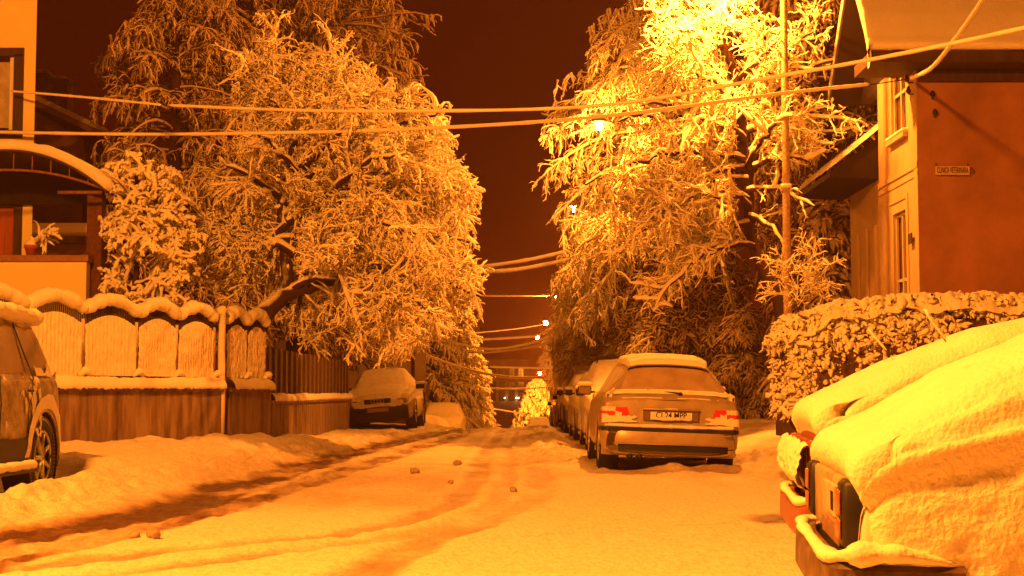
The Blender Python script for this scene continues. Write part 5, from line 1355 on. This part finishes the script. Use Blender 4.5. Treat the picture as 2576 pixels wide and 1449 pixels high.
spt("window_snow", lambda x, y, z, n: (x < 0) & (y > .45) & (y < .95) & (z > 1.15) & (z < 1.22 + .10 * fbm(y * 9, y * 2, o=2)), .03, SNOW)
snowroll([(-.97, 1.25, .33), (-1.0, 1.8, .335), (-1.0, 2.4, .34), (-.97, 3.2, .33)], .05, 3, 10, .8, .35, 60).build("step_snow", SNOW, sr, True)
MB().box(-1.01, -.86, 1.22, 3.2, .26, .30, .01).build("side_step", BLACK, sr)
# snow overhang at the roof edge
snowroll([(-.70, .40, 1.74), (-.76, .7, 1.735), (-.78, 1.2, 1.75), (-.78, 1.9, 1.76), (-.76, 2.7, 1.72)], .075, 6, 10, 1.0, .4, 70).build("roof_edge_snow", SNOW, sr, True)
# snow and tread on the visible tyre
ang = np.linspace(.2, 2.5, 30)
MB().tube([(-.86, .75 + .37 * math.cos(a), .375 + .37 * math.sin(a)) for a in ang], .035, 8).build("tyre_snow", SNOW, sr, True)
tb_ = MB()
for k in range(64):
    a = 2 * math.pi * k / 64; ca, sa = math.cos(a), math.sin(a)
    for (xa, xb) in ((-.905, -.84), (-.83, -.77), (-.76, -.70)):
        c_ = np.array([0, .75 + .378 * ca, .375 + .378 * sa]); tt_ = np.array([0, -sa, ca]) * .011; rr_ = np.array([0, ca, sa]) * .007
        V = [c_ + (xa, 0, 0) - tt_ - rr_, c_ + (xb, 0, 0) - tt_ - rr_, c_ + (xb, 0, 0) + tt_ - rr_, c_ + (xa, 0, 0) + tt_ - rr_, c_ + (xa, 0, 0) - tt_ + rr_, c_ + (xb, 0, 0) - tt_ + rr_, c_ + (xb, 0, 0) + tt_ + rr_, c_ + (xa, 0, 0) + tt_ + rr_]
        tb_.add(V, [[4, 5, 6, 7], [0, 1, 5, 4], [1, 2, 6, 5], [2, 3, 7, 6], [3, 0, 4, 7]])
tb_.build("tyre_tread", mat("snow_packed_tread", (.30, .22, .14), .8), sr)

# --- near buried cars on the right, tails to the road
def near_spec(z0, h):
    return Car(4.2, [(0, .50), (.01, .56), (.02, z0 - .10), (.04, z0 - .04), (.10, z0), (.45, z0 + h * .42), (.8, z0 + h * .75), (1.1, z0 + h * .92), (1.6, z0 + h), (2.3, z0 + h * .97), (2.9, .96), (3.2, .90), (3.9, .82), (4.12, .7), (4.2, .5)],
        [(0, .74), (.04, .74), (.3, .70), (.62, .64), (1.0, .56), (1.3, .54), (2.3, .54), (2.9, .66), (3.9, .62), (4.2, .5)],
        [(0, .755), (.03, .775), (.2, .79), (3.4, .79), (3.9, .76), (4.2, .6)], [(0, z0 - .04), (.6, .86), (2.9, .86), (4.2, .74)], zb=.24, crown=.02)
def near_car(name, label, paint, loc, rotz, snow, c, roll=0.):
    root, patch, _ = build_car(name, label, c, paint, loc, rotz, roll, wheels=(.85, 3.3), wr=.30, snow=0, windows=[], detail=1.4)
    # thick snow over everything but the tail
    ns, nt2 = 520, 420
    Q = c.P(ns, nt2); NQ = orient(Q, normals(Q)); x, y, z = Q[..., 0], Q[..., 1], Q[..., 2]; nz = NQ[..., 2]
    top = sstep(.25, .75, nz)
    sidecov = sstep(.25, .40, z + .04 * fbm(y * 6, z * 6, o=3)) * sstep(.035, .10, y)
    edge = sstep(.0, .03, y)
    n1 = fbm(x * 4 + 9, y * 4, z * 4, o=4); n2 = fbm(x * 16, y * 16, z * 22, o=3)
    th = snow * top * (1 + .15 * n1) + (1 - top) * sidecov * snow * (.42 + .25 * n1 + .16 * n2)
    # soft groove where the boot snow meets the side drift
    groove = np.exp(-((z - (.80 + .05 * np.sin(y * 2.2))) / .035) ** 2) * (1 - top) * .3 * snow
    n3 = fbm(x * 34, y * 22, z * 48, o=3)
    th = th + .008 * n2 + .010 * n3 * (1 - top) + .0035 * n3
    th = np.where((1 - top) * (1 - sidecov) > .9, -.012, th)
    base_th = th - .012 * n3 * (1 - top)
    for _ in range(10):
        base_th[1:-1] = .25 * base_th[:-2] + .5 * base_th[1:-1] + .25 * base_th[2:]; base_th[:, 1:-1] = .25 * base_th[:, :-2] + .5 * base_th[:, 1:-1] + .25 * base_th[:, 2:]
    Ns = NQ.copy()
    for _ in range(24):
        Ns[1:-1] = .25 * Ns[:-2] + .5 * Ns[1:-1] + .25 * Ns[2:]; Ns[:, 1:-1] = .25 * Ns[:, :-2] + .5 * Ns[:, 1:-1] + .25 * Ns[:, 2:]
    Ns /= np.linalg.norm(Ns, axis=2, keepdims=True) + 1e-9
    th = base_th + .0045 * n3 * (1 - top) + .0012 * n3
    S = Q + Ns * (th * .8)[..., None]; S[..., 2] += th * .35 * top
    S[..., 1] -= .05 * top * np.exp(-y / .05) * (1 + .6 * n2)
    r0 = S[0].copy(); r0[:, 2] -= .075 * top[0]; r0[:, 1] += .05
    r1 = S[0].copy(); r1[:, 2] -= .05 * top[0]; r1[:, 1] -= .008
    mk = (np.maximum(top, sidecov)[:-1, :-1] > .02); mk = np.concatenate([mk[:1], mk[:1], mk]); mk[:, :4] = False; mk[:, -4:] = False
    S = np.concatenate([r0[None], r1[None], S]); ns += 2
    F = grid_faces(ns, Q.shape[1], mk); used, inv = np.unique(F, return_inverse=True)
    mesh_obj("snow_cover", S.reshape(-1, 3)[used], inv.reshape(-1, 4), SNOWN, root, True)
    return root, patch
NY0 = 4.05
nA, pA = near_car("buried_saloon", "old saloon buried under thick snow, nearest to the viewer, with its tail light bare", PAINTW, (1.055, 5.175, -.02), -R(96.7), .10, near_spec(.755, .47))
# tail details: local -y is towards the road (world -x); local x>0 is world -y (towards the viewer)
AMBER = mat("dull_amber_lens", (.34, .12, .045), .3, spec=.5, noise=.4, nscale=20)
def tail(root, lensm, housing, paint, zt, bumpm, plate=True):
    for sx in (1, -1):
        a, b = sorted((sx * .56, sx * .735)); h = MB().box(a, b, -.030, .06, .53, zt, .015).build("tail_light_housing", housing, root, True)
        a, b = sorted((sx * .585, sx * .70)); MB().box(a, b, -.040, -.03, .56, .62, .006).build("stop_lens", lensm, h, True)
        MB().box(a, b, -.040, -.03, .63, zt - .03, .006).build("indicator_lens", AMBER if plate else lensm, h, True)
    y_ = np.linspace(0, 7, 90)
    P = np.array([(-.80, .38, .44), (-.79, .06, .44), (-.74, -.03, .44), (-.4, -.055, .44), (.4, -.055, .44), (.74, -.03, .44), (.79, .06, .44), (.80, .30, .44)])
    Q = np.stack([np.interp(y_, range(8), P[:, c]) for c in range(3)], -1)
    for _ in range(3): Q[1:-1] = .25 * Q[:-2] + .5 * Q[1:-1] + .25 * Q[2:]
    # box section: outer face, top, bottom
    T = np.gradient(Q, axis=0); T /= np.linalg.norm(T, axis=1, keepdims=True); Nn = np.stack([T[:, 1], -T[:, 0], 0 * T[:, 0]], -1)
    prof = [(-.03, .055), (.025, .06), (.042, .045), (.045, -.06), (.03, -.085), (-.03, -.085)]
    V = np.concatenate([(Q + Nn * a_ + (0, 0, b_))[:, None] for a_, b_ in prof], 1)
    n_ = len(prof); F = [[i * n_ + j, (i + 1) * n_ + j, (i + 1) * n_ + (j + 1) % n_, i * n_ + (j + 1) % n_] for i in range(89) for j in range(n_)] + [list(range(n_)), [89 * n_ + k for k in range(n_)][::-1]]
    mesh_obj("rear_bumper", V.reshape(-1, 3), F, bumpm, root, False)
    sn = [(-.80, .3, .505), (-.79, .06, .505), (-.75, -.05, .505), (-.4, -.07, .505), (.4, -.07, .505), (.70, -.06, .51), (.80, .0, .53), (.825, .12, .535), (.81, .30, .50)]
    snowroll(sn, [.02, .027, .027, .022, .024, .03, .055, .04, .006], 5, 14, .65, .5, 60).build("bumper_snow", SNOW, root, True)
    MB().box(-.54, .54, -.014, .02, .52, zt - .005, .01).build("rear_panel", paint, root, True)
    if plate:
        m = MB().box(.02, .46, -.03, -.016, zt - .13, zt - .03, .004); m.build("number_plate", mat('snowed_plate', (.5, .4, .27), .6, noise=.4, nscale=14), root)
        for k in range(3): MB().box(.36 + k * .03, .365 + k * .03, -.034, -.031, zt - .11, zt - .05).build("plate_stroke", SIGNT, root)
        MB().box(-.1, .50, -.024, -.0145, .52, zt - .16, .004).build("boot_recess", mat("recess_grime", (.22, .12, .06), .6, noise=.5, nscale=15), root)  # flat dark box carries the shade of a recess under the plate
tail(nA, AMBER, BLACK, mat('grimy_tail_panel', (.46, .33, .19), .45, noise=.5, nscale=10), .735, mat("worn_bumper", (.16, .09, .05), .5, noise=.6, nscale=9, dark=(.03, .02, .012)))  # tail panel set browner and darker than the body
def antenna_on(root, u0, v0, u1, v1, Y):
    p, q_ = A(u0, v0, Y), A(u1, v1, Y); inv = Matrix.Rotation(-root.rotation_euler.z, 4, 'Z') @ Matrix.Translation(-Vector(root.location))
    a, b = inv @ Vector(p), inv @ Vector(q_)
    P = np.array([np.array(a) + (np.array(b) - np.array(a)) * k for k in np.linspace(0, 1, 8)])
    ao = MB().tube(P, .0025, 5).build("antenna", BLACK, root, True)
    Q = P.copy(); Q[:, 2] += .006
    MB().tube(Q, [.003, .006, .0065, .006, .007, .0075, .0065, .004], 6).build("antenna_snow", SNOWF, ao, True)
antenna_on(nA, 2378, 860, 2325, 782, 4.9)
# second car
nB, pB = near_car("buried_saloon", "red saloon under snow, parked beside and partly hidden by the nearest car", PAINTR, (1.38, 7.41, -.02), -R(96.7), .10, near_spec(.86, .40))
tail(nB, PAINTR, PAINTR, PAINTR, .78, PAINTR, False)
gx, gz = np.meshgrid(np.linspace(-.78, .78, 90), np.linspace(0, 1, 40), indexing='ij')
bul = np.sin(np.pi * gz) ** .6 * (.05 + .035 * fbm(gx * 5, gz * 3, o=3)) + .01 * fbm(gx * 25, gz * 12, o=2)
mesh_obj("tail_snow", np.stack([gx, -.035 - bul, .56 + .02 * fbm(gx * 8, gx * 0, o=2) + gz * .21], -1), grid_faces(90, 40), SNOWN, nB, True)
antenna_on(nB, 2228, 885, 2184, 832, 7.2)

# ------------------------------------------------------------------ haze
def haze():
    m = bpy.data.materials.new("haze_air"); m.use_nodes = True
    nt = m.node_tree; nt.nodes.clear()
    o = nt.nodes.new("ShaderNodeOutputMaterial"); v = nt.nodes.new("ShaderNodeVolumePrincipled")
    v.inputs["Color"].default_value = (0.9, 0.5, 0.3, 1); v.inputs["Density"].default_value = HAZE_DENSITY; v.inputs["Anisotropy"].default_value = 0.2
    nt.links.new(v.outputs[0], o.inputs["Volume"])
    h = MB().box(-62, 62, -21, 802, -32, 24).build("haze", m); h["kind"] = "stuff"
if HAZE_DENSITY > 0: haze()
